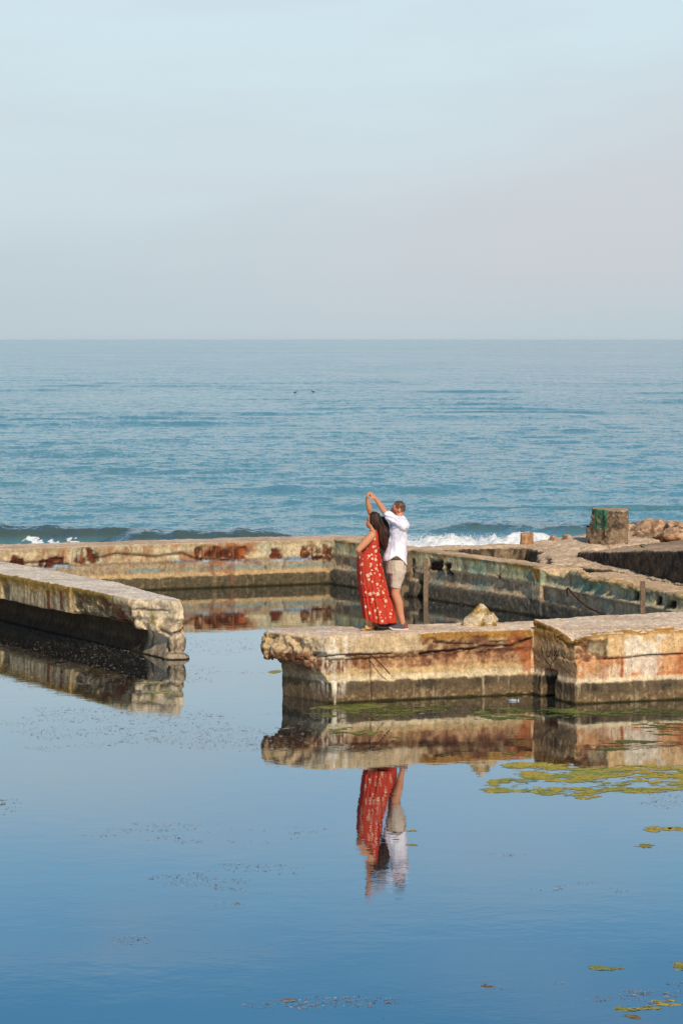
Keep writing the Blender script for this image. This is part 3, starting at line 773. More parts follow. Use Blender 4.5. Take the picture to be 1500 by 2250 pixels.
col = mixc(col, C(176, 128, 56), capz * sstep(0.68, 0.74, z + 0.03 * f2) * sstep(0.78, 0.74, z) * 0.6)
col = mixc(col, C(128, 96, 66), spall * sstep(-0.3, 0.3, f2))
col = mixc(col, C(110, 54, 34), spall * sstep(0.1, 0.5, fbm(P, (3, 3, 6), 3, 115)) * 0.8)
col = mixc(col, C(150, 118, 44), spall * sstep(0.15, 0.5, fbm(P, (4, 4, 4), 3, 116)) * 0.8)
for x_ in (108, 120, 135):
    col = mixc(col, C(110, 52, 34), patch(FL, S, z, x_ - 3, 1298, x_ + 3, 1340, P, 118, 0.03, 0.02) * (0.9 if x_ != 120 else 0.4))
col = mixc(col, C(50, 38, 27), sstep(0.46, 0.42, z) * (1 - ecm) * 0.95)  # dark brown stain, deepened to carry the shade below the coping
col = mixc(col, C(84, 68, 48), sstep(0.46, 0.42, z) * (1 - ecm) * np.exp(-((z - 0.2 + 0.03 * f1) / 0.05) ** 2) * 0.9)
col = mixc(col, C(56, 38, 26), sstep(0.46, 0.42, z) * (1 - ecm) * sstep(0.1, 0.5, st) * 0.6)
ce = mixc(np.tile(C(212, 190, 158), (len(V), 1)), C(168, 150, 124), sstep(0.0, 0.5, f2))
ce = mixc(ce, C(222, 186, 128), sstep(0.1, 0.5, f1) * 0.7)
ce = mixc(ce, C(140, 124, 104), sstep(0.4, 0.1, z) * 0.8)
ce = mixc(ce, C(96, 80, 62), sstep(0.1, 0.5, st) * sstep(0.42, 0.3, z) * 0.8)
ce = mixc(ce, C(146, 128, 52), np.exp(-((V[:, 0] + 3.05) / 0.22) ** 2 - ((z - 0.60) / 0.12) ** 2) * sstep(-0.3, 0.2, f2) * 0.9)
ce = mixc(ce, C(70, 50, 40), np.clip(np.exp(-(ecr / 0.016) ** 2) + np.exp(-(ecr2 / 0.022) ** 2), 0, 1) * 0.85)
em = ecm * sstep(-0.02, 0.06, z + 0.02)
col = col * (1 - em[:, None]) + ce * em[:, None]
tp = sstep(0.75, 0.92, n[:, 2]) * (z > 0.8)
tcx = wall_colors_top(V, n, P, C(226, 210, 188), C(204, 186, 164), 120)
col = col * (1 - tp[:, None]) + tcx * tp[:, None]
col = mixc(col, C(40, 34, 14), sstep(0.03, 0.01, z + 0.01 * f2))
lw = thing('pool_wall', 'undercut concrete wall on the left with a pale broken end', 'wall', (-2.7, 35.8, 0))
fz = V[Fq].mean(1)
capm = fz[:, 2] > 0.455
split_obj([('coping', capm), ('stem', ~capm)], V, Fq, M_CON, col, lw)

# ---- back wall
FK = Frame2((-20.0, 39.87), (-0.23, 46.60))
s = Soup()
prof = [(0.0, 0.56), (0.0, 0.85), (0.02, 0.90), (1.05, 0.90), (1.05, -1.9), (0.0, -1.9), (-0.06, 0.0), (-0.05, 0.22), (0.03, 0.30), (0.035, 0.50)]
s.sweep(FK.pt(0), FK.pt(FK.len + 0.0), prof, FK.n)
s.prism([(-0.35, 46.56), (-0.10, 46.47), (0.72, 47.2), (-0.2, 47.9), (-0.6, 47.5)], -1.9, 0.899)
V, Fq = s.remesh(0.026)
P = V.copy(); V, n = rough_up(V, Fq, P, 0.012, 201)
Lk = FK.local(V); S = Lk[:, 0]; z = V[:, 2]
nK = (-FK.n[0], -FK.n[1], 0); fk = (n @ np.array(nK)) > 0.4
f1 = fbm(P, (2, 2, 2), 4, 211); f2 = fbm(P, (7, 7, 7), 4, 212); f3 = fbm(P, (20, 20, 20), 3, 213); st = fbm(P, (16, 16, 1.2), 4, 214)
rp = np.zeros(len(V))
for k_, r_ in enumerate([(432, 1203, 528, 1228), (505, 1205, 540, 1226), (662, 1208, 688, 1222), (692, 1200, 708, 1224), (715, 1202, 742, 1224),
           (165, 1212, 218, 1232), (30, 1222, 55, 1243), (90, 1230, 140, 1244), (602, 1214, 616, 1222)]):
    rp = np.maximum(rp, patch(FK, S, z, *r_, P, 220 + k_, 0.07, 0.14, (4, 4, 6)))
rp *= fk
carve(rp, 0.05 + 0.03 * f2, nK)
kc = lambda *pts: [FK.hit(*p) for p in pts]
wz = 0.03 * fbm(P, (3, 3, 3), 4, 230)
cr = np.minimum(polydist(S, z + wz, kc((210, 1228), (262, 1217), (330, 1222), (400, 1213), (432, 1228), (470, 1228), (515, 1232))),
                polydist(S, z + wz, kc((0, 1236), (60, 1240), (100, 1234), (150, 1238))))
carve(np.exp(-(cr / 0.022) ** 2) * fk, 0.06, nK)
cr2 = np.minimum(polydist(S + wz, z, kc((467, 1228), (470, 1262))), polydist(S + wz, z, kc((512, 1230), (508, 1290))))
col = mixc(np.tile(C(200, 178, 140), (len(V), 1)), C(172, 146, 110), sstep(-0.1, 0.5, f2))
col = mixc(col, C(190, 190, 160), sstep(0.1, 0.5, f1) * 0.6)
col = mixc(col, C(150, 104, 70), sstep(0.0, 0.45, fbm(P, (5, 5, 2.2), 4, 233)) * fk * sstep(0.55, 0.6, z) * 0.7)
col = mixc(col, C(150, 134, 100), sstep(0.78, 0.86, z + 0.03 * f2) * 0.6)
zw = z + 0.02 * f2 + 0.01 * st
m1 = sstep(0.58, 0.55, z)
col = mixc(col, C(164, 140, 108), m1)
blue = m1 * sstep(0.46, 0.49, zw)
col = mixc(col, C(150, 172, 186), blue * sstep(-0.15, 0.3, fbm(P, (1.6, 1.6, 3), 3, 231)) * 0.9)
teal = np.exp(-((zw - 0.385) / 0.035) ** 2)
col = mixc(col, C(104, 140, 136), m1 * teal * sstep(-0.3, 0.2, fbm(P, (1.3, 1.3, 3), 3, 232)) * 0.85)
col = mixc(col, C(130, 96, 70), m1 * sstep(0.25, 0.55, f2 + 0.3 * st) * sstep(0.3, 0.34, z) * 0.7)
col = mixc(col, C(182, 152, 108), sstep(0.325, 0.29, zw) * 0.9)
d_ = sstep(0.255, 0.225, zw)
col = mixc(col, C(84, 74, 54), d_)
col = mixc(col, C(122, 104, 76), d_ * (sstep(0.2, 0.6, f3) * 0.6 + sstep(0.3, 0.6, st) * 0.4))
rpb = patch(FK, S, z, 395, 1200, 560, 1230, P, 241, 0.2, 0.3, (3, 3, 6)) * fk
col = mixc(col, C(156, 92, 54), rpb * 0.7)
col = mixc(col, C(96, 46, 28), rp * sstep(-0.5, 0.2, f2 + 0.2))
col = mixc(col, C(58, 30, 22), rp * sstep(0.0, 0.4, st) * 0.8)
rustx = patch(FK, S, z, 522, 1206, 542, 1227, P, 240, 0.08, 0.10) * fk
col = mixc(col, C(176, 92, 44), rustx * 0.6)
col = mixc(col, C(168, 100, 56), sstep(0.35, 0.65, st) * fk * sstep(0.56, 0.62, z) * 0.6)
col = mixc(col, C(70, 50, 36), np.exp(-(cr / 0.022) ** 2) * fk * 0.9)
col = mixc(col, C(126, 84, 64), np.exp(-(cr2 / 0.05) ** 2) * fk * 0.7)
tp = sstep(0.75, 0.92, n[:, 2]) * (z > 0.8)
tcx = wall_colors_top(V, n, P, C(214, 184, 152), C(196, 166, 136), 250)
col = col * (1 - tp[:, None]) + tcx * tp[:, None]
col = mixc(col, C(46, 42, 18), sstep(0.045, 0.02, z + 0.012 * f2))
kw = thing('pool_wall', 'long stained wall at the back of the pool with the open sea behind it', 'wall', (-3, 46, 0))
fz = V[Fq].mean(1); capm = fz[:, 2] > 0.555
split_obj([('coping', capm), ('stem', ~capm)], V, Fq, M_CON, col, kw)

# ---- right-hand wall that comes diagonally forward (two straight runs)
FR = Frame2((-0.23, 46.60), (3.57, 41.0))
FS = Frame2((3.57, 41.0), (6.9, 31.4 + 2.2))
s = Soup()
profR = [(0.0, 0.58), (-0.03, 0.62), (0.0, 0.66), (0.02, 0.86), (0.0, 0.90), (0.47, 0.90), (0.47, -1.0), (-0.02, -1.0), (-0.05, 0.0), (-0.04, 0.26), (0.05, 0.36), (0.06, 0.54)]
g0 = FR.hit(914, 1290)[0]; g1 = FR.hit(931, 1290)[0]
s.sweep(FR.pt(-0.1), FR.pt(g0), profR, FR.n); s.sweep(FR.pt(g1), FR.pt(FR.len), profR, FR.n)
s.sweep(FR.pt(g0 - 0.05), FR.pt(g1 + 0.05), [(0.0, 0.46), (0.0, 0.90), (0.47, 0.90), (0.47, -1), (0.38, -1), (0.38, 0.46)], FR.n)
profS = [(0.03, 0.54), (-0.03, 0.58), (0.04, 0.64), (0.06, 0.80), (0.03, 0.86), (1.0, 0.88), (1.0, -1.0), (-0.02, -1.0), (-0.05, 0.0), (-0.04, 0.26), (0.05, 0.34), (0.06, 0.5)]
s.sweep(FS.pt(-0.05), FS.pt(FS.len), profS, FS.n)
s.prism([(3.42, 41.12), (3.56, 40.86), (3.80, 40.95), (3.75, 41.4)], -1.0, 0.88)     # buttress where the runs meet
for i in range(44):
    t = 1.5 + random.random() * 6.4; p = FS.pt(t, 0.12 + random.uniform(-.05, .08))
    s.blob((p[0], p[1], 0.835 + random.uniform(-.03, .03)), (random.uniform(.08, .24), random.uniform(.08, .2), random.uniform(.04, .08)), 8, random.random() * 3)
for i in range(5):
    p = FS.pt(0.9 + i * 0.12, 0.12); s.blob((p[0], p[1], 0.86), (0.12, 0.12, 0.08 + 0.02 * (i % 2)), 8)
V, Fq = s.remesh(0.024)
P = V.copy(); V, n = rough_up(V, Fq, P, 0.014, 301)
Lr = FR.local(V); Ls = FS.local(V); z = V[:, 2]; r2_ = V[:, 1] < 41.0
S = np.where(r2_, Ls[:, 0], Lr[:, 0]); W = np.where(r2_, Ls[:, 1], Lr[:, 1])
nR = np.where(r2_[:, None], np.array([-FS.n[0], -FS.n[1], 0])[None], np.array([-FR.n[0], -FR.n[1], 0])[None])
fr_ = ((n * nR).sum(1)) > 0.3
# collapsed part of the top between the runs
coll = r2_ * sstep(0.05, 0.25, S) * (1 - sstep(0.75, 1.05, S)) * sstep(0.78, 0.88, z) * sstep(0.0, 0.25, W + 0.1)
V[:, 2] -= coll * (0.22 + 0.12 * fbm(P, (6, 6, 6), 3, 303))
f1 = fbm(P, (2, 2, 2), 4, 311); f2 = fbm(P, (7, 7, 7), 4, 312); f3 = fbm(P, (20, 20, 20), 3, 313); st = fbm(P, (14, 14, 1.0), 4, 314)
rp = np.zeros(len(V))
for k_, r_ in enumerate([(892, 1226, 912, 1246), (941, 1228, 972, 1254), (975, 1240, 988, 1262), (1090, 1262, 1100, 1276)]):
    rp = np.maximum(rp, patch(FR, Lr[:, 0], z, *r_, P, 320 + k_, 0.04, 0.04, (4, 4, 6)) * (~r2_))
for k_, r_ in enumerate([(1385, 1300, 1396, 1320), (1436, 1310, 1446, 1330), (1462, 1318, 1476, 1336)]):
    rp = np.maximum(rp, patch(FS, Ls[:, 0], z, *r_, P, 330 + k_, 0.04, 0.04, (4, 4, 6)) * r2_)
rp *= fr_
V = V - nR * (rp * 0.08)[:, None]
col = mixc(np.tile(C(190, 174, 134), (len(V), 1)), C(158, 156, 118), sstep(-0.2, 0.4, f1))
col = mixc(col, C(112, 146, 124), sstep(0.1, 0.5, fbm(P, (1.8, 1.8, 0.8), 3, 340)) * 0.65)
col = mixc(col, C(128, 90, 56), sstep(0.15, 0.55, st) * 0.6)
m1 = sstep(0.60, 0.57, z)
col = mixc(col, C(190, 164, 130), m1)
col = mixc(col, C(206, 186, 150), np.exp(-((z - 0.60 + 0.01 * f2) / 0.02) ** 2) * 0.8)
col = mixc(col, C(132, 112, 88), m1 * sstep(0, 0.5, f2) * 0.8)
col = mixc(col, C(104, 140, 134), m1 * sstep(0.2, 0.55, fbm(P, (2.2, 2.2, 2), 3, 341)) * 0.5)
zw = z + 0.02 * f2 + 0.012 * st
d_ = sstep(0.32, 0.285, zw)
col = mixc(col, C(92, 84, 70), d_)
col = mixc(col, C(140, 124, 98), d_ * (sstep(0.2, 0.6, f3) * 0.5))
col = mixc(col, C(56, 34, 28), rp * sstep(-0.5, 0.1, f2 + 0.2))
mo = sstep(0.78, 0.86, z + 0.04 * f2) * (n[:, 2] < 0.9) * (0.35 + 0.6 * sstep(-0.4, 0.3, f1 + f2))
col = mixc(col, C(146, 112, 52), mo * 0.9)
col = mixc(col, C(190, 156, 112), mo * r2_ * sstep(-0.3, 0.2, f2) * 0.8)
bt = np.exp(-((Lr[:, 0] - FR.len + 0.02) / 0.22) ** 2) * sstep(0.6, 0.7, z + 0.1 * f2) * fr_
col = mixc(col, C(150, 108, 44), bt * 0.85)
tp = sstep(0.75, 0.92, n[:, 2]) * (z > 0.75)
tcx = wall_colors_top(V, n, P, C(214, 182, 144), C(192, 160, 124), 350)
tcx = mixc(tcx, C(156, 124, 74), sstep(0.18, 0.05, W) * sstep(-0.3, 0.3, f2) * 0.7)
col = col * (1 - tp[:, None]) + tcx * tp[:, None]
col = mixc(col, C(110, 88, 62), coll * sstep(0.2, -0.3, f2) * 0.6)
col = mixc(col, C(50, 44, 26), sstep(0.045, 0.02, z + 0.012 * f2))
rw = thing('pool_wall', 'diagonal green-stained wall to the right behind the couple', 'wall', (2.5, 42, 0))
fz = V[Fq].mean(1); capm = fz[:, 2] > 0.575
split_obj([('coping', capm), ('stem', ~capm)], V, Fq, M_CON, col, rw)
# hooked steel bar that sticks out of this wall
sb = Soup()
hk = [(1246, 1310, 39.6), (1244, 1297, 39.5), (1247, 1292, 39.4), (1256, 1303, 39.2), (1270, 1318, 38.9), (1290, 1334, 38.6), (1312, 1345, 38.2), (1336, 1355, 37.9)]
sb.tube([world_at(*q_) for q_ in hk], 0.016, 7, False)
soup_obj('rebar', sb, M_STEEL, rw)

# ---- outer sea wall seen beyond the diagonal wall
FO = Frame2((1.25, 44.25), (3.75, 44.80))
s = Soup()
s.prism([FO.pt(-0.3), FO.pt(FO.len + 0.1), (3.9, 45.7), (1.25, 44.95), (0.6, 45.6)], -1.9, 0.9)
V, Fq = s.remesh(0.026); P = V.copy(); V, n = rough_up(V, Fq, P, 0.022, 401)
z = V[:, 2]; f2 = fbm(P, (6, 6, 6), 4, 402); st = fbm(P, (10, 10, 2), 4, 403)
col = mixc(np.tile(C(124, 104, 80), (len(V), 1)), C(70, 58, 46), sstep(-0.2, 0.3, f2))
col = mixc(col, C(170, 146, 110), sstep(0.1, 0.5, st) * 0.6)
tp = sstep(0.7, 0.9, n[:, 2]); tcx = wall_colors_top(V, n, P, C(212, 182, 148), C(190, 160, 128), 405)
col = col * (1 - tp[:, None]) + tcx * tp[:, None]
o = link_mesh('sea_wall', V, Fq, M_CON, col)
tag(o, 'low dark-faced sea wall in front of the white breaking wave', 'wall')

# ---- slab walkway beyond the diagonal wall
s = Soup()
walk = [(3.62, 44.85), (3.7, 45.7), (4.3, 46.8), (5.4, 47.6), (14, 49.5), (14, 34), (7.9, 33.8), (6.35, 36.2), (5.35, 38.9), (4.75, 40.6), (4.30, 41.05), (3.95, 41.5), (4.02, 42.2), (3.85, 42.9), (3.9, 43.7)]
s.loft([(-1.9, walk), (0.80, walk), (0.90, walk)])
s.loft([(0.80, [(3.72, 44.6), (4.6, 46.9), (5.6, 47.3), (6.5, 45.0), (5.6, 43.2), (4.5, 42.6)]), (1.02, [(4.3, 44.9), (4.9, 46.4), (5.6, 46.9), (6.3, 45.1), (5.5, 43.8), (4.9, 43.9)])])
for i in range(26):
    t = i / 25; k_ = min(int(t * 4.999), 4); a = walk[10 + min(k_, 3)]; b = walk[11 + min(k_, 3)]; u = random.random()
    s.blob((a[0] + (b[0] - a[0]) * u, a[1] + (b[1] - a[1]) * u, 0.72 + random.uniform(-.25, .12)), (0.2, 0.25, 0.12), 8, random.random() * 3)
V, Fq = s.remesh(0.04); P = V.copy(); V, n = rough_up(V, Fq, P, 0.032, 411)
z = V[:, 2]; f2 = fbm(P, (5, 5, 5), 4, 412); f1 = fbm(P, (1.5, 1.5, 1.5), 4, 413)
cx = np.abs(fbm(P, (1.1, 1.7, 1), 3, 415)); V[:, 2] -= np.exp(-(cx / 0.03) ** 2) * 0.03 * (z > 0.8)
col = mixc(np.tile(C(104, 84, 62), (len(V), 1)), C(60, 50, 40), sstep(-0.2, 0.3, f2))
col = mixc(col, C(176, 148, 112), sstep(0.1, 0.5, f1) * 0.5)
tp = sstep(0.6, 0.85, n[:, 2]) * (z > 0.6)
tcx = wall_colors_top(V, n, P, C(214, 184, 150), C(194, 164, 132), 420)
tcx = mixc(tcx, C(130, 106, 82), np.exp(-(cx / 0.04) ** 2) * 0.6)
col = col * (1 - tp[:, None]) + tcx * tp[:, None]
o = link_mesh('walkway', V, Fq, M_CON, col); o['kind'] = 'structure'

# ---- dark retaining wall / terrace on the right
s = Soup()
tb = [(4.42, 42.85), (5.72, 38.05), (7.3, 33.9), (13, 34.2), (13, 47.5), (7.0, 45.0)]
def zt(x, y): return 0.99 + 0.47 * min(1.3, max(0.0, (42.85 - y) / 4.8)) if y < 43 else 1.05
v = [(x, y, 0.5) for x, y in tb] + [(x, y, zt(x, y)) for x, y in tb]
nn = len(tb); f = [(i, (i + 1) % nn, nn + (i + 1) % nn, nn + i) for i in range(nn)]
f.append(tuple(reversed(range(nn))))
cen = len(v); v.append((8.5, 41.0, 1.3)); f += [(nn + i, nn + (i + 1) % nn, cen) for i in range(nn)]
s.add(v, f)
V, Fq = s.remesh(0.035); P = V.copy(); V, n = rough_up(V, Fq, P, 0.028, 431)
z = V[:, 2]; f2 = fbm(P, (5, 5, 5), 4, 432); f3 = fbm(P, (16, 16, 16), 3, 433); st = fbm(P, (10, 10, 1.5), 4, 434)
col = mixc(np.tile(C(92, 76, 60), (len(V), 1)), C(58, 50, 42), sstep(-0.3, 0.3, f2))
col = mixc(col, C(130, 106, 78), sstep(0.2, 0.5, f3 + 0.3 * st) * 0.7)
tp = sstep(0.7, 0.88, n[:, 2]); tcx = wall_colors_top(V, n, P, C(180, 152, 122), C(150, 124, 98), 440)
col = col * (1 - tp[:, None]) + tcx * tp[:, None]
o = link_mesh('retaining_wall', V, Fq, M_CON, col)
tag(o, 'dark weathered retaining wall at the right edge below the rocks', 'wall')
bvhT = BVHTree.FromPolygons([tuple(v_) for v_ in V], [tuple(int(i) for i in q_) for q_ in Fq])
def ground_z(x, y, dflt=0.95):
    h = bvhT.ray_cast(Vector((x, y, 5)), Vector((0, 0, -1)))
    return h[0].z if h[0] is not None else dflt

# ---- painted concrete pier
pc = world_at(1338, 1198, 44.3)
s = Soup()
x0, x1 = world_at(1302, 0, 44.3)[0], world_at(1377, 0, 44.3)[0]; xl = world_at(1287, 0, 44.3)[0]; xm = world_at(1322, 0, 44.3)[0]
zb = 0.85; zt_ = world_at(0, 1117, 44.3)[2]
s.prism([(xm, 44.0), (x1, 44.12), (x1 + 0.06, 44.75), (xm - 0.02, 44.7)], zb, zt_ - 0.03)
s.prism([(xl, 44.35), (xm + 0.05, 44.0), (xm + 0.1, 44.6), (xl + 0.05, 44.75)], zb, world_at(0, 1158, 44.3)[2])
s.prism([(xl + 0.14, 44.25), (xm + 0.05, 44.0), (xm + 0.1, 44.6), (xl + 0.15, 44.65)], zb, zt_ - 0.01)
s.blob((xl + 0.16, 44.32, zt_ - 0.17), (0.08, 0.08, 0.06)); s.blob((xl + 0.12, 44.32, zt_ - 0.30), (0.07, 0.08, 0.06))
V, Fq = s.remesh(0.02); P = V.copy(); V, n = rough_up(V, Fq, P, 0.02, 501)
V[:, :] -= n * (0.05 * sstep(0.35, 0.7, fbm(P, (5, 5, 5), 3, 505)))[:, None]
z = V[:, 2]; f2 = fbm(P, (7, 7, 7), 4, 502); f3 = fbm(P, (18, 18, 18), 3, 503)
col = mixc(np.tile(C(138, 116, 92), (len(V), 1)), C(86, 72, 60), sstep(-0.2, 0.35, f2))
col = mixc(col, C(176, 152, 122), sstep(0.25, 0.6, f3) * 0.6)
gz = sstep(xm + 0.10, xm + 0.02, V[:, 0] + 0.03 * f2) * sstep(zt_ - 0.44, zt_ - 0.36, z + 0.04 * f2) * sstep(xl + 0.13, xl + 0.18, V[:, 0])
col = mixc(col, C(40, 112, 78), gz * sstep(-0.45, 0.0, f2 + 0.5 * f3 + 0.2)); col = mixc(col, C(24, 66, 52), gz * sstep(0.0, 0.4, fbm(P, (12, 12, 12), 3, 508)) * 0.8); col = mixc(col, C(110, 150, 120), gz * sstep(0.25, 0.5, fbm(P, (20, 20, 20), 3, 509)) * 0.6)
col = mixc(col, C(176, 150, 124), sstep(0.8, 0.95, n[:, 2]) * (z > zt_ - 0.1) * 0.8)
pr = thing('concrete_pier', 'squat grey concrete pier with dark green paint on its left side', 'pier', (pc[0], 44.3, 0.95))
fz = V[Fq].mean(1); gm = gz[Fq].mean(1) > 0.5
split_obj([('pier_body', ~gm), ('green_paint', gm)], V, Fq, M_CON, col, pr)
# small scrap of the same green paint lying to its right
def chunk(name, c, r, sd, cols, vox=0.02, amp=0.03, mat=None, extra=None, label=None, cat=None, group=None, flat=None):
    s = Soup(); s.blob(c, r, 14)
    for e_ in (extra or []): s.blob(e_[0], e_[1], 12)
    V, Fq = s.remesh(vox); P = V.copy(); n = vnormals(V, Fq)
    # facets: quantised ridged noise gives broken planes
    q_ = fbm(P, (1 / r[0] * 0.55,) * 3, 2, sd); d_ = amp * (np.round(q_ * 3) / 3 * 1.1 + 0.5 * fbm(P, (9, 9, 9), 3, sd + 1) + 0.25 * fbm(P, (25, 25, 25), 2, sd + 2))
    V = V + n * d_[:, None]
    rk = np.random.default_rng(int(sd)); c0_ = V.mean(0); sz_ = V.max(0) - V.min(0)
    for _ in range(26):
        dd_ = rk.normal(size=3); dd_ /= np.linalg.norm(dd_); pr_ = (V - c0_) @ dd_; hh_ = pr_.max() * rk.uniform(0.62, 0.86)
        ex_ = np.maximum(0, pr_ - hh_); V = V - dd_[None] * (ex_ * 0.9)[:, None]
    n = vnormals(V, Fq); V = V + n * (amp * 0.22 * fbm(P, (12, 12, 12), 4, sd + 6))[:, None]
    f2 = fbm(P, (6, 6, 6), 4, sd + 3); f3 = fbm(P, (16, 16, 16), 3, sd + 4)
    col = mixc(np.tile(cols[0], (len(V), 1)), cols[1], sstep(-0.3, 0.4, f2)); col = mixc(col, cols[2], sstep(0.1, 0.5, f3) * 0.7)
    o = link_mesh(name, V, Fq, mat or M_ROCK, col)
    if label: tag(o, label, cat, group)
    return o
# scrap of green painted rubble
gx, gy = on_level(1411, 1204, 1.05)
chunk('painted_rubble', (gx, gy, ground_z(gx, gy) + 0.03), (0.09, 0.06, 0.05), 520, (C(70, 110, 90), C(110, 96, 74), C(40, 100, 80)), 0.012, 0.01,
      label='small lump of green painted rubble beside the concrete pier', cat='rubble')

# short square stub on the sea wall
sx, sy = on_level(1157, 1195, 0.9)
s = Soup(); s.loft([(0.85, [(sx - .135, sy - .1), (sx + .13, sy - .1), (sx + .13, sy + .14), (sx - .135, sy + .14)]), (0.905 + 0.215, [(sx - .125, sy - .09), (sx + .125, sy - .1), (sx + .125, sy + .13), (sx - .125, sy + .13)])])
V, Fq = s.remesh(0.014); P = V.copy(); V, n = rough_up(V, Fq, P, 0.008, 530)
V[:, 2] += 0.015 * (V[:, 0] - sx) / 0.13 * (V[:, 2] > 1.0)
col = mixc(np.tile(C(196, 150, 108), (len(V), 1)), C(160, 122, 86), sstep(-0.1, 0.4, fbm(P, (9, 9, 3), 4, 531)))
o = link_mesh('concrete_stub', V, Fq, M_CON, col); tag(o, 'small square tan stub of concrete standing alone before the surf', 'post')

# ---- rocks
tanr = (C(196, 154, 118), C(150, 114, 86), C(216, 182, 146))
rocks = [(1446, 1170, 47.6, .52, .34, .34, 'largest tan boulder of the heap at the right edge'),
         (1482, 1166, 47.2, .24, .26, .26, 'rounded tan boulder overlapping the largest one on its right'),
         (1408, 1180, 46.8, .13, .15, .10, 'low tan rock at the left foot of the boulder heap'),
         (1500, 1184, 46.6, .26, .2, .15, 'boulder at the picture edge in front of the heap'),
         (1455, 1188, 46.2, .22, .18, .12, 'flat brown boulder at the front foot of the heap'),
         (1528, 1160, 47.9, .4, .3, .36, 'tall boulder cut off by the right edge of the picture'),
         (1393, 1184, 46.0, .09, .10, .06, 'small flat rock between the pier and the boulder heap'),
         (1218, 1184, 46.3, .12, .12, .07, 'small rock on the slab between the stub and the pier'),
         (1248, 1181, 46.6, .17, .14, .09, 'low rock on the slab just left of the pier')]
for k_, (px, py, Y, rx, ry, rz, lab) in enumerate(rocks):
    c = world_at(px, py, Y)
    ex = [((c[0] + rx * 0.4, c[1] - 0.05, c[2] - rz * 0.3), (rx * 0.7, ry * 0.8, rz * 0.8)), ((c[0] - rx * 0.5, c[1], c[2] - rz * 0.4), (rx * 0.6, ry * 0.7, rz * 0.7))]
    chunk('boulder', c, (rx, ry, rz), 540 + k_ * 7, tanr, 0.022 if rx > .15 else 0.014, 0.16 * rx, extra=ex, label=lab, cat='rock', group='rocks beyond the walls')
# bed of rubble that the heap lies on
s = Soup()
for i in range(60):
    x_ = random.uniform(5.9, 10.0); y_ = random.uniform(45.6, 48.8)
    s.blob((x_, y_, 0.98 + random.uniform(-0.06, 0.05)), (random.uniform(.12, .4), random.uniform(.12, .35), random.uniform(.08, .2)), 8, random.random() * 3)
V, Fq = s.remesh(0.04); P = V.copy(); V, n = rough_up(V, Fq, P, 0.04, 600)
col = mixc(np.tile(tanr[0], (len(V), 1)), C(112, 90, 68), sstep(-0.2, 0.3, fbm(P, (5, 5, 5), 4, 601))); col = mixc(col, tanr[2], sstep(0.2, 0.5, fbm(P, (14, 14, 14), 3, 602)) * 0.6)
tag(link_mesh('rubble', V, Fq, M_ROCK, col), 'rubble strewn under the heap of boulders', 'rubble', kind='stuff')
# the peaked rock on the near wall
bx, by = on_level(1054, 1374, 0.92)
k_ = by / F
s = Soup()
s.loft([(0.86, [(bx - 42 * k_, by - .10), (bx + 41 * k_, by - .12), (bx + 36 * k_, by + .2), (bx - 34 * k_, by + .2)]),
        (1.0, [(bx - 38 * k_, by - .08), (bx + 33 * k_, by - .11), (bx + 28 * k_, by + .18), (bx - 28 * k_, by + .18)]),
        (1.07, [(bx - 26 * k_, by - .06), (bx + 24 * k_, by - .08), (bx + 20 * k_, by + .14), (bx - 18 * k_, by + .14)]),
        (1.15, [(bx - 10 * k_, by - .03), (bx + 15 * k_, by - .05), (bx + 14 * k_, by + .1), (bx - 7 * k_, by + .1)]),
        (1.225, [(bx - 3 * k_, by), (bx + 8 * k_, by - .01), (bx + 7 * k_, by + .05), (bx - 1 * k_, by + .05)])])
s.blob((bx - 24 * k_, by, 1.0), (.09, .1, .07)); s.blob((bx + 22 * k_, by, 1.0), (.1, .1, .09))
V, Fq = s.remesh(0.011, 3); P = V.copy(); V, n = rough_up(V, Fq, P, 0.022, 620)
f2 = fbm(P, (9, 9, 9), 4, 621)
col = mixc(np.tile(C(196, 166, 112), (len(V), 1)), C(142, 108, 44), sstep(-0.35, 0.2, f2)); col = mixc(col, C(120, 92, 70), sstep(0.3, 0.6, fbm(P, (14, 14, 14), 3, 622)) * 0.7)
col = mixc(col, C(222, 206, 178), sstep(0.2, 0.5, fbm(P, (5, 5, 5), 3, 623)) * 0.6)
tag(link_mesh('peaked_rock', V, Fq, M_ROCK, col), 'pointed cream and ochre rock sitting on the near wall right of the couple', 'rock')

# ---- two wooden stakes in the pool
def stake(px, ytop, Y, w, lean, lab):
    x, _, zt2 = world_at(px, ytop, Y)
    s = Soup(); h = w / 2
    lay = []
    for i in range(9):
        t = i / 8; z_ = -0.7 + (zt2 + 0.7) * t; j = lambda: random.uniform(-.003, .003)
        cx_ = x - lean * (1 - t)
        lay.append((z_, [(cx_ - h + j(), Y - h * .7 + j()), (cx_ + h + j(), Y - h * .7 + j()), (cx_ + h + j(), Y + h * .7 + j()), (cx_ - h + j(), Y + h * .7 + j())]))
    s.loft(lay)
    o = soup_obj('wooden_stake', s, M_WOOD); tag(o, lab, 'stake', 'stakes standing against the diagonal wall')
stake(935, 1228, 43.30, 0.085, 0.0, 'grey wooden stake in the pool just right of the man')
stake(1411, 1277, 36.95, 0.075, 0.0, 'grey wooden stake near the right edge, taller than the wall behind it')

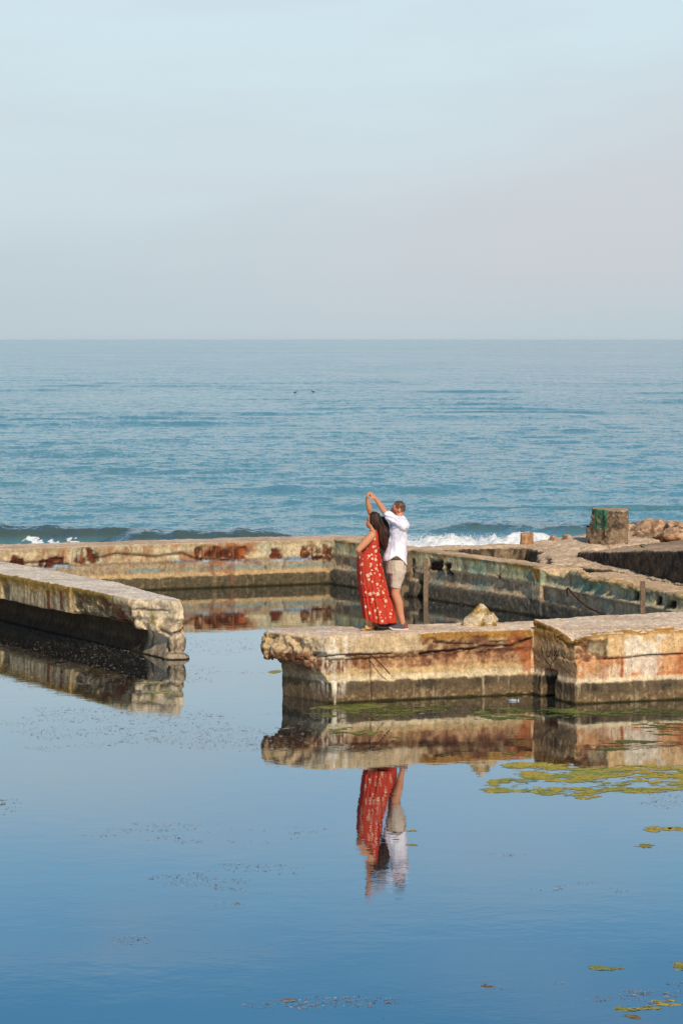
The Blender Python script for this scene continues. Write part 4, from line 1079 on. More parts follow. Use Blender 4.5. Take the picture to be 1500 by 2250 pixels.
# ------------------------------------------------------------------ things on the water
def mat_cells(x0, x1, y0, y1, cell, fn, z0=0.004):
    nx = int((x1 - x0) / cell) + 1; ny = int((y1 - y0) / cell) + 1
    gx_, gy_ = np.meshgrid(np.linspace(x0, x1, nx), np.linspace(y0, y1, ny))
    P_ = np.c_[gx_.ravel(), gy_.ravel(), np.zeros(gx_.size)]
    v_ = fn(P_)
    idx = (np.arange(ny - 1)[:, None] * nx + np.arange(nx - 1)[None]).ravel()
    Fa = np.c_[idx, idx + 1, idx + nx + 1, idx + nx]
    keep = (v_[Fa].max(1) > 0); Fa = Fa[keep]
    P_[:, 2] = np.clip(v_ * 0.03, -0.004, 0.002) + 0.0012 + 0.0012 * np.maximum(0, fbm(P_, (18, 18, 1), 3, 700)) * (v_ > 0)
    u, inv = np.unique(Fa, return_inverse=True)
    return P_[u], inv.reshape(Fa.shape), v_[u]
def algae_col(P_, v_, a, b, c, sd):
    col = mixc(np.tile(a, (len(P_), 1)), b, sstep(-0.2, 0.4, fbm(P_, (3, 5, 1), 4, sd)))
    return mixc(col, c, sstep(0.1, 0.5, fbm(P_, (12, 16, 1), 3, sd + 1)) * 0.7)
YG, GR, BR = C(172, 154, 62), C(132, 138, 72), C(130, 100, 60)
def ell(P_, px, py, hx, hy, k=1.0):       # elliptical weight centred at a measured spot of the water
    x, y = on_level(px, py, 0.0); rx = hx / F * y; ry = y - F * H / (py + hy - 745)
    return k * (1 - ((P_[:, 0] - x) / rx) ** 2 - ((P_[:, 1] - y) / ry) ** 2)
def big(P_):
    w = np.maximum.reduce([ell(P_, 1250, 1703, 120, 22), ell(P_, 1420, 1712, 170, 32), ell(P_, 1120, 1722, 55, 13), ell(P_, 1200, 1738, 130, 12),
                           ell(P_, 1275, 1750, 50, 7), ell(P_, 1600, 1710, 160, 36), ell(P_, 1160, 1683, 60, 8)])
    return np.clip(w, -3, 0.5) - 0.18 + 0.75 * fbm(P_, (1.9, 3.6, 1), 2, 710) + 0.55 * fbm(P_, (9, 13, 1), 3, 712)
a_, b_, v_ = mat_cells(1.0, 5.6, 24.0, 27.4, 0.024, big)
tag(link_mesh('floating_algae', a_, b_, M_RAFT, algae_col(a_, v_, YG, GR, C(196, 168, 60), 711), extra={'edge': np.clip(v_ / 0.3, 0, 1)}), 'largest yellow-green raft of algae on the open water at right', 'algae', kind='stuff')
def scum_cover(P_):  # where the thin olive scum lies along the near wall
    w = np.maximum.reduce([ell(P_, 800, 1562, 130, 16), ell(P_, 900, 1556, 90, 8), ell(P_, 950, 1553, 60, 10), ell(P_, 760, 1604, 55, 7), ell(P_, 815, 1612, 45, 6),
                           ell(P_, 890, 1621, 32, 4, .8), ell(P_, 1160, 1568, 150, 14), ell(P_, 1400, 1566, 160, 12), ell(P_, 1480, 1600, 90, 22), ell(P_, 1130, 1632, 42, 6),
                           ell(P_, 1125, 1655, 28, 4), ell(P_, 1400, 1630, 110, 6, .8), ell(P_, 1330, 1645, 60, 5, .8)])
    return np.clip(w, -3, 0.4) - 0.25 + 0.75 * fbm(P_, (1.8, 3.8, 1), 2, 720) + 0.62 * fbm(P_, (10, 14, 1), 3, 722)
a_, b_, v_ = mat_cells(-0.7, 6.4, 27.4, 31.9, 0.026, scum_cover)
tag(link_mesh('algae_scum', a_, b_, M_SCUM, algae_col(a_, v_, C(92, 100, 44), C(132, 134, 66), C(80, 84, 36), 721), extra={'edge': np.clip(v_ / 0.3, 0, 1)}), 'thin green algae scum in front of the near wall', 'algae', kind='stuff')
def one(px, py, hx, hy, sd, lab, cols=(YG, GR, C(150, 120, 50))):
    x, y = on_level(px, py, 0.0); rx = hx / F * y * 1.3; ry = 1.3 * (y - F * H / (py + hy - 745))
    a_, b_, v_ = mat_cells(x - rx * 1.2, x + rx * 1.2, y - ry * 1.4, y + ry * 1.4, 0.014, lambda P_: 0.8 * np.clip(ell(P_, px, py, hx, hy), -3, .5) - 0.10 + 1.15 * fbm(P_, (5, 10, 1), 2, sd) + 1.0 * fbm(P_, (13, 22, 1), 3, sd + .5))
    if not len(a_): return
    par = np.arange(len(a_))                    # keep the largest connected piece
    for _ in range(400):
        mn = par[b_].min(1); new = par.copy()
        for q_ in range(4): np.minimum.at(new, b_[:, q_], mn)
        if (new == par).all(): break
        par = new
    ids, cnt = np.unique(par[b_[:, 0]], return_counts=True); b_ = b_[par[b_[:, 0]] == ids[cnt.argmax()]]
    uu_, inv_ = np.unique(b_, return_inverse=True); a_, v_, b_ = a_[uu_], v_[uu_], inv_.reshape(b_.shape)
    tag(link_mesh('algae_clump', a_, b_, M_RAFT, algae_col(a_, v_, *cols, sd + 1), extra={'edge': np.clip(v_ / 0.3, 0, 1)}), lab, 'algae', 'small algae clumps afloat')
one(1408, 1862, 27, 6, 731, 'single small yellow-green clump alone below the big raft')
one(1442, 1822, 30, 5, 732, 'narrow algae clump left in the pair near the right edge')
one(1488, 1820, 28, 6, 733, 'narrow algae clump at the right edge, right one of a pair')
one(1322, 2127, 34, 5, 734, 'long thin olive algae streak low in the frame')
one(1412, 2124, 24, 5, 735, 'brownish algae clump to the right of the long thin streak', (BR, GR, YG))
one(1492, 2122, 22, 7, 736, 'green algae clump cut by the right edge low in the frame')
one(1400, 2214, 40, 9, 737, 'biggest olive algae clump near the bottom right corner')
one(1468, 2205, 36, 6, 738, 'thin olive algae clump right of the biggest one near the corner')
one(1370, 2236, 26, 6, 739, 'brown algae clump at the very bottom right', (BR, C(140, 116, 60), GR))
one(332, 1499, 26, 3, 740, 'pale green algae streak under the left wall', (C(150, 150, 96), GR, YG))
one(352, 1522, 34, 3.5, 741, 'pale green algae streak on the reflection of the broken left end', (C(150, 150, 96), GR, YG))
one(606, 1476, 12, 3, 742, 'tiny green clump left of the near wall')
one(908, 1826, 16, 2, 743, 'tiny yellow clump beside the reflection of the white shirt')
one(905, 1857, 11, 1.8, 744, 'tiny yellow clump under the other, by the reflected shirt')
one(1070, 2165, 14, 3.5, 745, 'small orange-brown clump low in the middle right', (C(150, 104, 66), BR, BR))
one(610, 2200, 30, 6, 746, 'pale brownish clump at the bottom left of centre', (C(150, 140, 130), BR, C(130, 130, 130)))

# flecks: bits of weed, foam and feather drifting in streaks
fr_rng = np.random.default_rng(3)
cand = 95000
Yc = 1 / fr_rng.uniform(1 / 46.0, 1 / 15.5, cand); Xc = fr_rng.uniform(-1, 1, cand) * (0.17 * Yc)
Pc = np.c_[Xc, Yc, np.zeros(cand)]
den = fbm(Pc, (0.35, 0.55, 1), 3, 750) + 0.35 * fbm(Pc, (1.5, 3.5, 1), 3, 751)
leftw = np.exp(-((Xc + 3.4) / 2.6) ** 2 - ((Yc - 34.0) / 3.4) ** 2) * 0.55 + np.exp(-((Xc + 0.25) / 0.55) ** 2 - ((Yc - 17.15) / 0.28) ** 2) * 0.75
keep = den + leftw > 0.42
Xc, Yc = Xc[keep], Yc[keep]
vv = []; ff = []; cc = []
pal = [C(124, 104, 86), C(110, 106, 102), C(160, 142, 122), C(184, 172, 160), C(150, 118, 100), C(104, 98, 88), C(140, 124, 112)]
for x_, y_ in zip(Xc, Yc):
    sz = fr_rng.lognormal(-5.0, 0.5) * (0.55 + 0.45 * min(1.0, (y_ - 15) / 15.0)); an = fr_rng.normal(0, 0.5); wd = sz * fr_rng.uniform(0.12, 0.5)
    sz *= fr_rng.choice([1, 1, 1, 1.4, 2.2])
    ca, sa = math.cos(an), math.sin(an); z_ = 0.003
    o_ = len(vv); bend = fr_rng.normal(0, 0.3) * sz
    for a0, b0 in ((-1, 0), (-.3, 1), (.5, .8), (1, 0), (.4, -.9), (-.4, -1)):
        lx = a0 * sz; ly = b0 * wd + bend * (1 - a0 * a0)
        vv.append((x_ + lx * ca - ly * sa, y_ + lx * sa + ly * ca, z_ + fr_rng.uniform(0, 0.004)))
    c0 = pal[fr_rng.integers(0, len(pal))]
    cc += [c0] * 6; ff.append((o_, o_ + 1, o_ + 2, o_ + 3)); ff.append((o_, o_ + 3, o_ + 4, o_ + 5))
o = link_mesh('floating_debris', np.array(vv), np.array(ff), M_ALGAE, np.array(cc), smooth=False)
tag(o, 'specks of weed and foam drifting on the pool', 'debris', kind='stuff')

# plastic bottle afloat in front of the near wall
x_, y_ = on_level(1127, 1540, 0.0)
bt_ = thing('plastic_bottle', 'clear plastic bottle floating beside the near wall', 'bottle', (x_, y_, 0.0))
M_PLA = flat_mat('bottle_plastic', C(120, 128, 140), 0.25, 0.6, 0.2, 20); M_CAPS = flat_mat('bottle_cap', C(225, 225, 230), 0.4, 0.4, 0.05, 20)
s = Soup(); s.tube([(x_ - .065, y_, .004), (x_ - .055, y_, .006), (x_ - .015, y_, .007), (x_ + .0, y_, .006), (x_ + .03, y_, .007), (x_ + .05, y_, .007), (x_ + .062, y_ + .002, .008)], [.018, .023, .023, .020, .023, .016, .010], 12, False)
soup_obj('body', s, M_PLA, bt_, True)
s = Soup(); s.tube([(x_ + .062, y_ + .002, .008), (x_ + .077, y_ + .003, .009)], [.011, .011], 10, False); soup_obj('cap', s, M_CAPS, bt_, True)

# two seabirds resting far out on the sea
M_BIRD = flat_mat('dark_feathers', C(48, 46, 46), 0.8, 0.2, 0.2, 20)
for px, py, lab, sg in ((688, 863, 'dark seabird floating far out, right one of the two', 1), (648, 865, 'dark seabird floating far out, left one of the two', -1)):
    x_, y_ = on_level(px, py, -1.0); bz = -1.0 + 0.05
    b_ = thing('seabird', lab, 'bird', (x_, y_, bz), 'seabirds on the sea')
    s = Soup(); s.blob((x_, y_, bz + .06), (.14, .08, .075)); s.tube([(x_ + sg * .1, y_, bz + .08), (x_ + sg * .19, y_, bz + .11)], [.05, .02], 8)
    V, Fq = s.remesh(0.03, 3); link_mesh('body', V, Fq, M_BIRD, None, b_)
    s = Soup(); s.tube([(x_ - sg * .09, y_, bz + .08), (x_ - sg * .14, y_, bz + .15), (x_ - sg * .15, y_, bz + .2)], [.05, .035, .032], 8); s.blob((x_ - sg * .165, y_, bz + .22), (.045, .035, .035), 10)
    V, Fq = s.remesh(0.02, 3); link_mesh('head', V, Fq, M_BIRD, None, b_)
    s = Soup(); s.tube([(x_ - sg * .2, y_, bz + .22), (x_ - sg * .26, y_, bz + .215)], [.014, .004], 6, False); soup_obj('beak', s, M_BIRD, b_)

# ------------------------------------------------------------------ the couple
Y0 = 31.98
FLOOR = 0.925
def J(px, py, dy=0.0):
    x, y, z = world_at(px, py, Y0); return Vector((x, Y0 + dy, z))
SK = C(206, 140, 100); SK2 = C(196, 124, 88)
def hand(s, wrist, palm_dir, side_dir, curl_dir, L_=0.085, grip=0.9, thumb=1):
    """palm + five unequal bent fingers; side_dir runs across the knuckles"""
    d = palm_dir.normalized(); sd = (side_dir - d * side_dir.dot(d)).normalized(); cu = (curl_dir - d * curl_dir.dot(d)).normalized()
    for k in (-1, -0.33, 0.33, 1):
        a = wrist + sd * (0.016 * k) ; b = wrist + d * L_ + sd * (0.030 * k)
        s.tube([a, b], [0.016, 0.013], 8)
    for k, ln in zip((-1, -0.33, 0.33, 1), (0.055, 0.070, 0.076, 0.068)):
        a = wrist + d * L_ + sd * (0.030 * k)
        b = a + (d * math.cos(grip * .6) + cu * math.sin(grip * .6)) * ln * 0.5
        c = b + (d * math.cos(grip * 1.5) + cu * math.sin(grip * 1.5)) * ln * 0.3
        e = c + (d * math.cos(grip * 2.3) + cu * math.sin(grip * 2.3)) * ln * 0.25
        s.tube([a, b, c, e], [0.0105, 0.0095, 0.0088, 0.0078], 8)
    a = wrist + d * 0.02 + sd * (0.025 * thumb); b = wrist + d * 0.055 + sd * (0.05 * thumb) + cu * 0.012; c = b + (d * .7 + cu * .6).normalized() * 0.032
    s.tube([a, b, c], [0.014, 0.011, 0.009], 8)

def finish(s, vox, smooth, colf, name, mat, parent, disp=None):
    V, Fq = s.remesh(vox, smooth)
    if disp is not None: V = disp(V, vnormals(V, Fq))
    return link_mesh(name, V, Fq, mat, colf(V, vnormals(V, Fq)), parent)

# -------- woman --------
wo = thing('person', 'woman in a long red floral dress, one arm raised to the man\'s hand', 'person', tuple(J(820, 1387)))
s = Soup()
hd = J(818.5, 1145, 0.02)
s.blob(hd + Vector((0.005, 0, 0.018)), (0.088, 0.072, 0.098), 16)
s.blob(hd + Vector((-0.028, 0, -0.035)), (0.060, 0.058, 0.072), 14)       # jaw
s.blob(hd + Vector((-0.058, 0, -0.085)), (0.024, 0.026, 0.020), 10)       # chin
s.tube([hd + Vector((-0.080, 0, 0.012)), hd + Vector((-0.103, 0, -0.024))], [0.009, 0.013], 8)   # nose
s.blob(hd + Vector((-0.088, 0, -0.052)), (0.011, 0.022, 0.007), 8); s.blob(hd + Vector((-0.084, 0, -0.066)), (0.011, 0.020, 0.007), 8)
s.blob(hd + Vector((0.005, -0.072, -0.01)), (0.018, 0.010, 0.028), 10)    # ear
s.tube([hd + Vector((0.0, 0, -0.05)), J(820, 1170, 0.0)], [0.050, 0.055], 14)
# torso under the dress
s.rings([(J(814, 0).x, Y0, J(0, 1262).z, 0.14, 0.16), (J(812, 0).x, Y0, J(0, 1240).z, 0.15, 0.16), (J(811, 0).x, Y0, J(0, 1218).z, 0.13, 0.14), (J(815, 0).x, Y0, J(0, 1200).z, 0.085, 0.125),
         (J(819, 0).x, Y0, J(0, 1182).z, 0.07, 0.12), (J(821, 0).x, Y0, J(0, 1170).z, 0.042, 0.12), (J(820, 0).x, Y0, J(0, 1164).z, 0.045, 0.09)], 20)
# near (left) arm: down and back across the belly
sh = J(816, 1174, -0.155); elb = J(787, 1205, -0.20); wr_ = J(790, 1222, 0.0)
s.blob(sh, (0.062, 0.055, 0.06), 12)
s.tube([sh, (sh + elb) / 2, elb], [0.060, 0.057, 0.043], 12); s.tube([elb, (elb + wr_) / 2, wr_], [0.043, 0.040, 0.026], 12)
hand(s, wr_, Vector((0.1, 1, 0.1)), Vector((0, 0, 1)), Vector((1, 0, 0)), 0.08, 0.5, 1)
# far (right) arm raised
sh2 = J(822, 1168, 0.15); el2 = J(815, 1131, 0.08); wr2 = J(805.5, 1097, -0.02)
s.tube([sh2, (sh2 + el2) / 2, el2], [0.055, 0.050, 0.040], 12); s.tube([el2, el2.lerp(wr2, .45), wr2], [0.040, 0.042, 0.024], 12)
hand(s, wr2, Vector((0.1, -0.2, 1)), Vector((0.2, 1, 0.1)), Vector((1, 0, 0.1)), 0.07, 0.9, -1)
# legs
for kx, kdy, ax, fx in ((815, -0.08, 813, -1), (826, 0.09, 822, 1)):
    kn = J(kx, 1312, kdy); an = J(ax, 1371, kdy)
    s.tube([J(819, 1262, kdy), kn, kn.lerp(an, .35), an], [0.082, 0.055, 0.052, 0.034], 12)
    hl = J(ax + 4, 1377, kdy)
    s.tube([an, hl], [0.034, 0.028], 10); s.tube([hl, J(ax - 6, 1379, kdy), J(ax - 14, 1383.5, kdy)], [0.026, 0.030, 0.022], 10)
    for q_ in range(5):
        s.tube([J(ax - 13, 1384, kdy + (q_ - 2) * 0.016), J(ax - 19 + abs(q_ - 1.2) * 0.9, 1385, kdy + (q_ - 2) * 0.018)], [0.009, 0.0075], 6)
def w_col(V, n):
    col = np.tile(SK, (len(V), 1))
    rel = V - np.array(hd)
    lips = np.exp(-((rel[:, 0] + 0.09) / 0.016) ** 2 - ((rel[:, 2] + 0.058) / 0.010) ** 2 - (rel[:, 1] / 0.03) ** 2)
    col = mixc(col, C(176, 70, 66), lips)
    for sgn in (-1, 1):
        col = mixc(col, C(50, 34, 28), np.exp(-((rel[:, 0] + 0.078) / 0.014) ** 2 - ((rel[:, 2] - 0.008) / 0.008) ** 2 - ((rel[:, 1] - sgn * 0.034) / 0.014) ** 2))
        col = mixc(col, C(58, 36, 28), 0.8 * np.exp(-((rel[:, 0] + 0.078) / 0.018) ** 2 - ((rel[:, 2] - 0.032) / 0.006) ** 2 - ((rel[:, 1] - sgn * 0.034) / 0.02) ** 2))
    col = mixc(col, C(214, 120, 100), 0.4 * np.exp(-((rel[:, 0] + 0.06) / 0.03) ** 2 - ((rel[:, 2] + 0.03) / 0.025) ** 2))
    return col
finish(s, 0.0065, 4, w_col, 'body', M_SKIN, wo)
# hair
s = Soup()
s.blob(hd + Vector((0.030, 0, 0.030)), (0.098, 0.086, 0.098), 16)
hp = [(830, 1140, .02, .085, .08), (836, 1155, 0.0, .100, .085), (841, 1170, -.01, .092, .082), (843, 1185, -.02, .078, .07), (843, 1198, -.02, .058, .055), (845, 1207, -.02, .030, .03), (847, 1212, -.02, .01, .01)]
s.rings([(J(a, 0).x, Y0 + d_, J(0, b).z, rx, ry) for a, b, d_, rx, ry in reversed(hp)], 20)
def hair_disp(V, n):
    P = V.copy()
    out_ = V + n * (0.010 * fbm(P, (34, 34, 3.0), 3, 801) + 0.012 * fbm(P, (12, 12, 2.0), 2, 802))[:, None]
    rel = P - np.array(hd)     # keep the face clear
    fm = sstep(-0.028, -0.055, rel[:, 0]) * (rel[:, 2] > -0.12)
    out_[:, 0] += fm * (-0.028 - rel[:, 0]) * 0.95
    return out_
def hair_col(V, n):
    c_ = mixc(np.tile(C(48, 28, 20), (len(V), 1)), C(92, 50, 32), sstep(0.0, 0.5, fbm(V, (30, 30, 2.5), 4, 803)))
    return c_
M_HAIR = attr_mat('hair', 0.55, 0.25, s1=40, s2=90, amp=0.2, bump=0.004)
finish(s, 0.0085, 2, hair_col, 'hair', M_HAIR, wo, hair_disp)
s = Soup(); hr = np.random.default_rng(17); hpa = np.array(hp, float)
for k in range(90):
    a_ = hr.uniform(0, 2 * PI); y1 = hr.uniform(1185, 1211); pts = []; w0 = hr.uniform(.93, 1.06); fr0 = hr.uniform(1.5, 3)
    for y_ in np.linspace(1136, y1, 9):
        X_ = np.interp(y_, hpa[:, 1], hpa[:, 0]); d_ = np.interp(y_, hpa[:, 1], hpa[:, 2]); rx = np.interp(y_, hpa[:, 1], hpa[:, 3]); ry = np.interp(y_, hpa[:, 1], hpa[:, 4])
        wv = 0.018 * math.sin((y_ - 1136) / 12 * fr0 + a_ * 5); fl_ = max(0, (y_ - 1185) / 30) * hr.uniform(-.01, .03)
        if math.cos(a_) < -0.4 and y_ < 1150: continue
        pts.append((J(X_, 0).x + (rx * w0 + wv + fl_) * math.cos(a_), Y0 + d_ + (ry * w0 + wv) * math.sin(a_), J(0, y_).z))
    if len(pts) > 3: s.tube(pts, [0.008] * (len(pts) - 2) + [0.006, 0.003], 5, False)
HV = np.array(s.v); link_mesh('hair_strands', HV, np.array([f_ for f_ in s.f if len(f_) == 4]), M_HAIR, hair_col(HV, None), wo)
# dress
prof_d = [(1163, 823, 829, .075), (1168, 819, 830, .11), (1176, 815, 832, .135), (1185, 810, 833, .150), (1193, 806, 833.5, .155), (1204, 800, 833.5, .150), (1212, 789, 834, .150), (1218, 786, 836, .165),
          (1228, 784, 838, .180), (1242, 783.5, 840, .190), (1256, 784, 842, .195), (1283, 787, 847.5, .20), (1310, 792.5, 853.5, .215), (1316, 793.5, 856, .225), (1333, 796, 861, .235), (1346, 798, 864, .245), (1362, 800, 867, .255), (1369, 801, 868, .258)]
pd = np.array(prof_d, float)
nv_, nu_ = 250, 300
ys = np.linspace(1163, 1366.5, nv_)
Lx = np.interp(ys, pd[:, 0], pd[:, 1]); Rx = np.interp(ys, pd[:, 0], pd[:, 2]); Ry = np.interp(ys, pd[:, 0], pd[:, 3])
ang = np.linspace(0, 2 * PI, nu_, endpoint=False)
kpx = Y0 / F
cx_ = ((Lx + Rx) / 2 - 750) * kpx; rx_ = (Rx - Lx) / 2 * kpx; zz_ = H - (ys - 745) * kpx
A, T = np.meshgrid(ang, (ys - 1163) / 206.0)
fold = sstep(0.24, 1.0, T)
rip = (np.sin(A * 17 + 2.2 * np.sin(A * 3) + 1.5 * T) * 0.011 + np.sin(A * 29 + 4 * T) * 0.004 + np.sin(A * 6 + 2.6 * T + 1) * 0.018) * fold
rip += 0.006 * np.exp(-((T - 0.72) / 0.012) ** 2) * np.sin(A * 60) * 0.5 - 0.010 * np.exp(-((T - 0.715) / 0.008) ** 2) - 0.012 * np.exp(-((T - 0.255) / 0.01) ** 2)
DX = cx_[:, None] + (rx_[:, None] + rip) * np.cos(A); DY = Y0 + (Ry[:, None] + rip) * np.sin(A)
DZ = np.repeat(zz_[:, None], nu_, 1)
# armholes and neckline: open top by trimming faces; hem rises to the front with a slit
hem = sstep(0.9, 1.0, T) * (0.045 * np.clip(-np.cos(A), 0, 1)); DZ = DZ + hem
V = np.c_[DX.ravel(), DY.ravel(), DZ.ravel()]
ia, ja = np.meshgrid(np.arange(nv_ - 1), np.arange(nu_), indexing='ij'); ia = ia.ravel(); ja = ja.ravel(); jb = (ja + 1) % nu_
Fq = np.c_[ia * nu_ + ja, (ia + 1) * nu_ + ja, (ia + 1) * nu_ + jb, ia * nu_ + jb]
Am, Tm = A.ravel()[Fq].mean(1), T.ravel()[Fq].mean(1)
Am = np.where(jb == 0, ang[-1], Am)
# near armhole around angle 3pi/2 (towards the camera)
def hole_(ac): 
    da = np.abs((Am - ac + PI) % (2 * PI) - PI); return ((da / 0.60) ** 2 + ((Tm - 0.02) / 0.115) ** 2) < 1
slit = (np.abs(Am - (PI + 0.95)) < 0.05 * sstep(0.88, 1.0, Tm)) & (Tm > 0.88)
keep = ~(hole_(1.5 * PI - 0.62) | hole_(0.5 * PI + 0.62) | slit)
Fq = Fq[keep]
RED = C(190, 64, 46); CRM = C(232, 206, 172)
col = mixc(np.tile(RED, (len(V), 1)), C(176, 38, 26), sstep(0.1, 0.5, fbm(V, (30, 30, 4), 3, 810)))
fl = [(823, 1183), (820, 1199), (827, 1210), (811, 1220), (817, 1218), (817, 1226), (814, 1237), (796, 1240), (825, 1249), (792, 1258), (807, 1263), (814, 1258), (817, 1276), (811, 1272), (835, 1264), (793, 1278),
      (799, 1282), (836, 1287), (803, 1300), (811, 1305), (828, 1303), (841, 1302), (818, 1316), (849, 1319), (805, 1332), (845, 1333), (823, 1340), (834, 1343), (857, 1349), (812, 1346), (826, 1357), (840, 1363), (803, 1351), (820, 1301), (829, 1282), (824, 1228), (790, 1222), (835, 1240), (859, 1341)]
rr = np.random.default_rng(8); Vn = len(V)
def bloom(cx, cy, cz, r):
    d3 = V - np.array((cx, cy, cz)); dd = np.linalg.norm(d3, axis=1)
    sel = dd < r * 1.4
    an_ = np.arctan2(d3[sel, 2], d3[sel, 0] + d3[sel, 1] * 0.5); ra = dd[sel]
    ph_ = rr.uniform(0, 6)
    pet = r * (0.45 + 0.55 * np.abs(np.cos(2.5 * an_ + ph_))) * (1 + 0.35 * np.sin(an_ + ph_ * 2))
    msk = sstep(0.1 * r, -0.1 * r, ra - pet)
    cs = mixc(col[sel], CRM, msk * 0.95)
    ctr = sstep(r * 0.32, r * 0.2, ra)
    col[sel] = mixc(cs, C(150, 70, 44), ctr * 0.75)
Vg = V.reshape(nv_, nu_, 3)
def surf_at(px, py, side=-1):
    i = int(np.clip((py - 1163) / 206.5 * (nv_ - 1), 0, nv_ - 1)); x_ = (px - 750) * kpx
    c_ = np.clip((x_ - cx_[i]) / rx_[i], -0.98, 0.98); a_ = math.acos(c_); a_ = 2 * PI - a_ if side < 0 else a_
    j = int(a_ / (2 * PI) * nu_) % nu_; return Vg[i, j]
for px, py in fl:
    p_ = surf_at(px, py); bloom(*p_, rr.uniform(0.016, 0.028))
for k in range(34):
    p_ = surf_at(rr.uniform(788, 860), rr.uniform(1180, 1366), 1); bloom(*p_, rr.uniform(0.016, 0.028))
for k in range(130):
    py = rr.uniform(1172, 1368); p_ = surf_at(rr.uniform(784, 866), py, -1 if k % 2 else 1); bloom(*p_, rr.uniform(0.008, 0.013))
col = mixc(col, C(150, 34, 24), np.exp(-((T.ravel() - 0.715) / 0.006) ** 2) * 0.5)
dr_o = link_mesh('dress', V, Fq, M_CLOTH, col, wo)
so = dr_o.modifiers.new('thickness', 'SOLIDIFY'); so.thickness = 0.004
# sandals
M_SANDAL = flat_mat('tan_leather', C(216, 172, 96), 0.6, 0.4, 0.1, 30); M_HEEL = flat_mat('wood_heel', C(150, 100, 66), 0.7, 0.3, 0.2, 40)
for ax, kdy in ((813, -0.08), (822, 0.09)):
    sn = thing('sandal', '', '') if False else None
    s = Soup(); zf = FLOOR
    a = J(ax - 20, 0, kdy); b = J(ax - 8, 0, kdy); c = J(ax + 8, 0, kdy)
    for (p, q2, z1, z2) in ((a, b, zf + .012, zf + .018), (b, c, zf + .018, zf + .052)):
        s.add([(p.x, p.y - .038, z1 - .010), (q2.x, p.y - .036, z2 - .010), (q2.x, p.y + .036, z2 - .010), (p.x, p.y + .038, z1 - .010),
               (p.x, p.y - .038, z1), (q2.x, p.y - .036, z2), (q2.x, p.y + .036, z2), (p.x, p.y + .038, z1)],
              [(3, 2, 1, 0), (4, 5, 6, 7), (0, 1, 5, 4), (1, 2, 6, 5), (2, 3, 7, 6), (3, 0, 4, 7)])
    arc = [Vector((b.x - .01, kdy + Y0 + .041 * math.cos(t_), zf + .015 + .048 * math.sin(t_))) for t_ in np.linspace(0, PI, 9)]
    s.tube(arc, 0.010, 6, False); s.tube([p + Vector((.018, 0, .004)) for p in arc], 0.010, 6, False)
    sn = soup_obj('sandal', s, M_SANDAL, wo, False)
    s = Soup(); s.loft([(zf, [(c.x - .052, c.y - .024), (c.x - .004, c.y - .024), (c.x - .004, c.y + .024), (c.x - .052, c.y + .024)]), (zf + .042, [(c.x - .062, c.y - .03), (c.x, c.y - .03), (c.x, c.y + .03), (c.x - .062, c.y + .03)])])
    h_ = soup_obj('heel', s, M_HEEL, sn, False)

# -------- man --------
ma = thing('person', 'short-haired man in a white shirt and beige shorts behind the woman', 'person', tuple(J(878, 1387)))
s = Soup()
hm_ = J(873.5, 1119, 0.05)
s.blob(hm_ + Vector((0.012, 0.0, 0.012)), (0.093, 0.080, 0.098), 16)
s.blob(hm_ + Vector((-0.030, 0.022, -0.035)), (0.062, 0.060, 0.070), 14)
s.blob(hm_ + Vector((-0.055, 0.04, -0.085)), (0.028, 0.028, 0.022), 10)
s.tube([hm_ + Vector((-0.076, 0.045, 0.008)), hm_ + Vector((-0.100, 0.058, -0.028))], [0.009, 0.013], 8)
s.blob(hm_ + Vector((-0.080, 0.05, -0.055)), (0.012, 0.022, 0.008), 8)
s.blob(hm_ + Vector((0.022, -0.080, -0.012)), (0.020, 0.010, 0.032), 10); s.blob(hm_ + Vector((0.04, 0.085, -0.012)), (0.020, 0.010, 0.032), 10)
s.tube([hm_ + Vector((0.018, 0, -0.05)), J(878, 1150, 0.0)], [0.060, 0.066], 14)
s.rings([(J(872, 0).x, Y0, J(0, 1250).z, 0.105, 0.145), (J(872, 0).x, Y0, J(0, 1215).z, 0.10, 0.135), (J(872, 0).x, Y0, J(0, 1185).z, 0.10, 0.14), (J(874, 0).x, Y0, J(0, 1160).z, 0.10, 0.16), (J(877, 0).x, Y0, J(0, 1147).z, 0.065, 0.12)], 20)
sh = J(884, 1153, -0.18); elb = J(850, 1131, -0.10); wr_ = J(824, 1095, 0.08)
s.tube([sh, (sh + elb) / 2, elb], [0.055, 0.050, 0.042], 12); s.tube([elb, elb.lerp(wr_, .4), wr_], [0.042, 0.043, 0.027], 12)
hand(s, wr_, Vector((-0.75, -0.25, 0.65)), Vector((0.6, 1, 0.35)), Vector((-1, 0.2, -0.6)), 0.085, 0.85, -1)
sh2 = J(872, 1156, 0.18); el2 = J(856, 1196, 0.27); wr2 = J(822, 1214, 0.22)
s.tube([sh2, (sh2 + el2) / 2, el2], [0.055, 0.050, 0.040], 12); s.tube([el2, el2.lerp(wr2, .4), wr2], [0.040, 0.038, 0.027], 12)
hand(s, wr2, Vector((-1, -0.2, -0.1)), Vector((0, 0.1, 1)), Vector((0, -1, 0)), 0.085, 0.4, 1)
for hx, kx, ky, ax, ay, kdy in ((877, 868, 1303, 885, 1371, -0.10), (868, 863, 1304, 867, 1368, 0.13)):
    hp_ = J(hx - 3, 1252, kdy * 0.8); kn = J(kx, ky, kdy); an = J(ax, ay, kdy)
    s.tube([hp_, hp_.lerp(kn, .5), kn], [0.078, 0.070, 0.060], 14)
    s.tube([kn, kn.lerp(an, .30) + Vector((0.014, 0, 0)), kn.lerp(an, .65), an], [0.060, 0.061, 0.047, 0.036], 14)
    s.tube([an, J(ax + 2, 1379, kdy), J(ax - 12, 1381, kdy)], [0.036, 0.034, 0.028], 10)
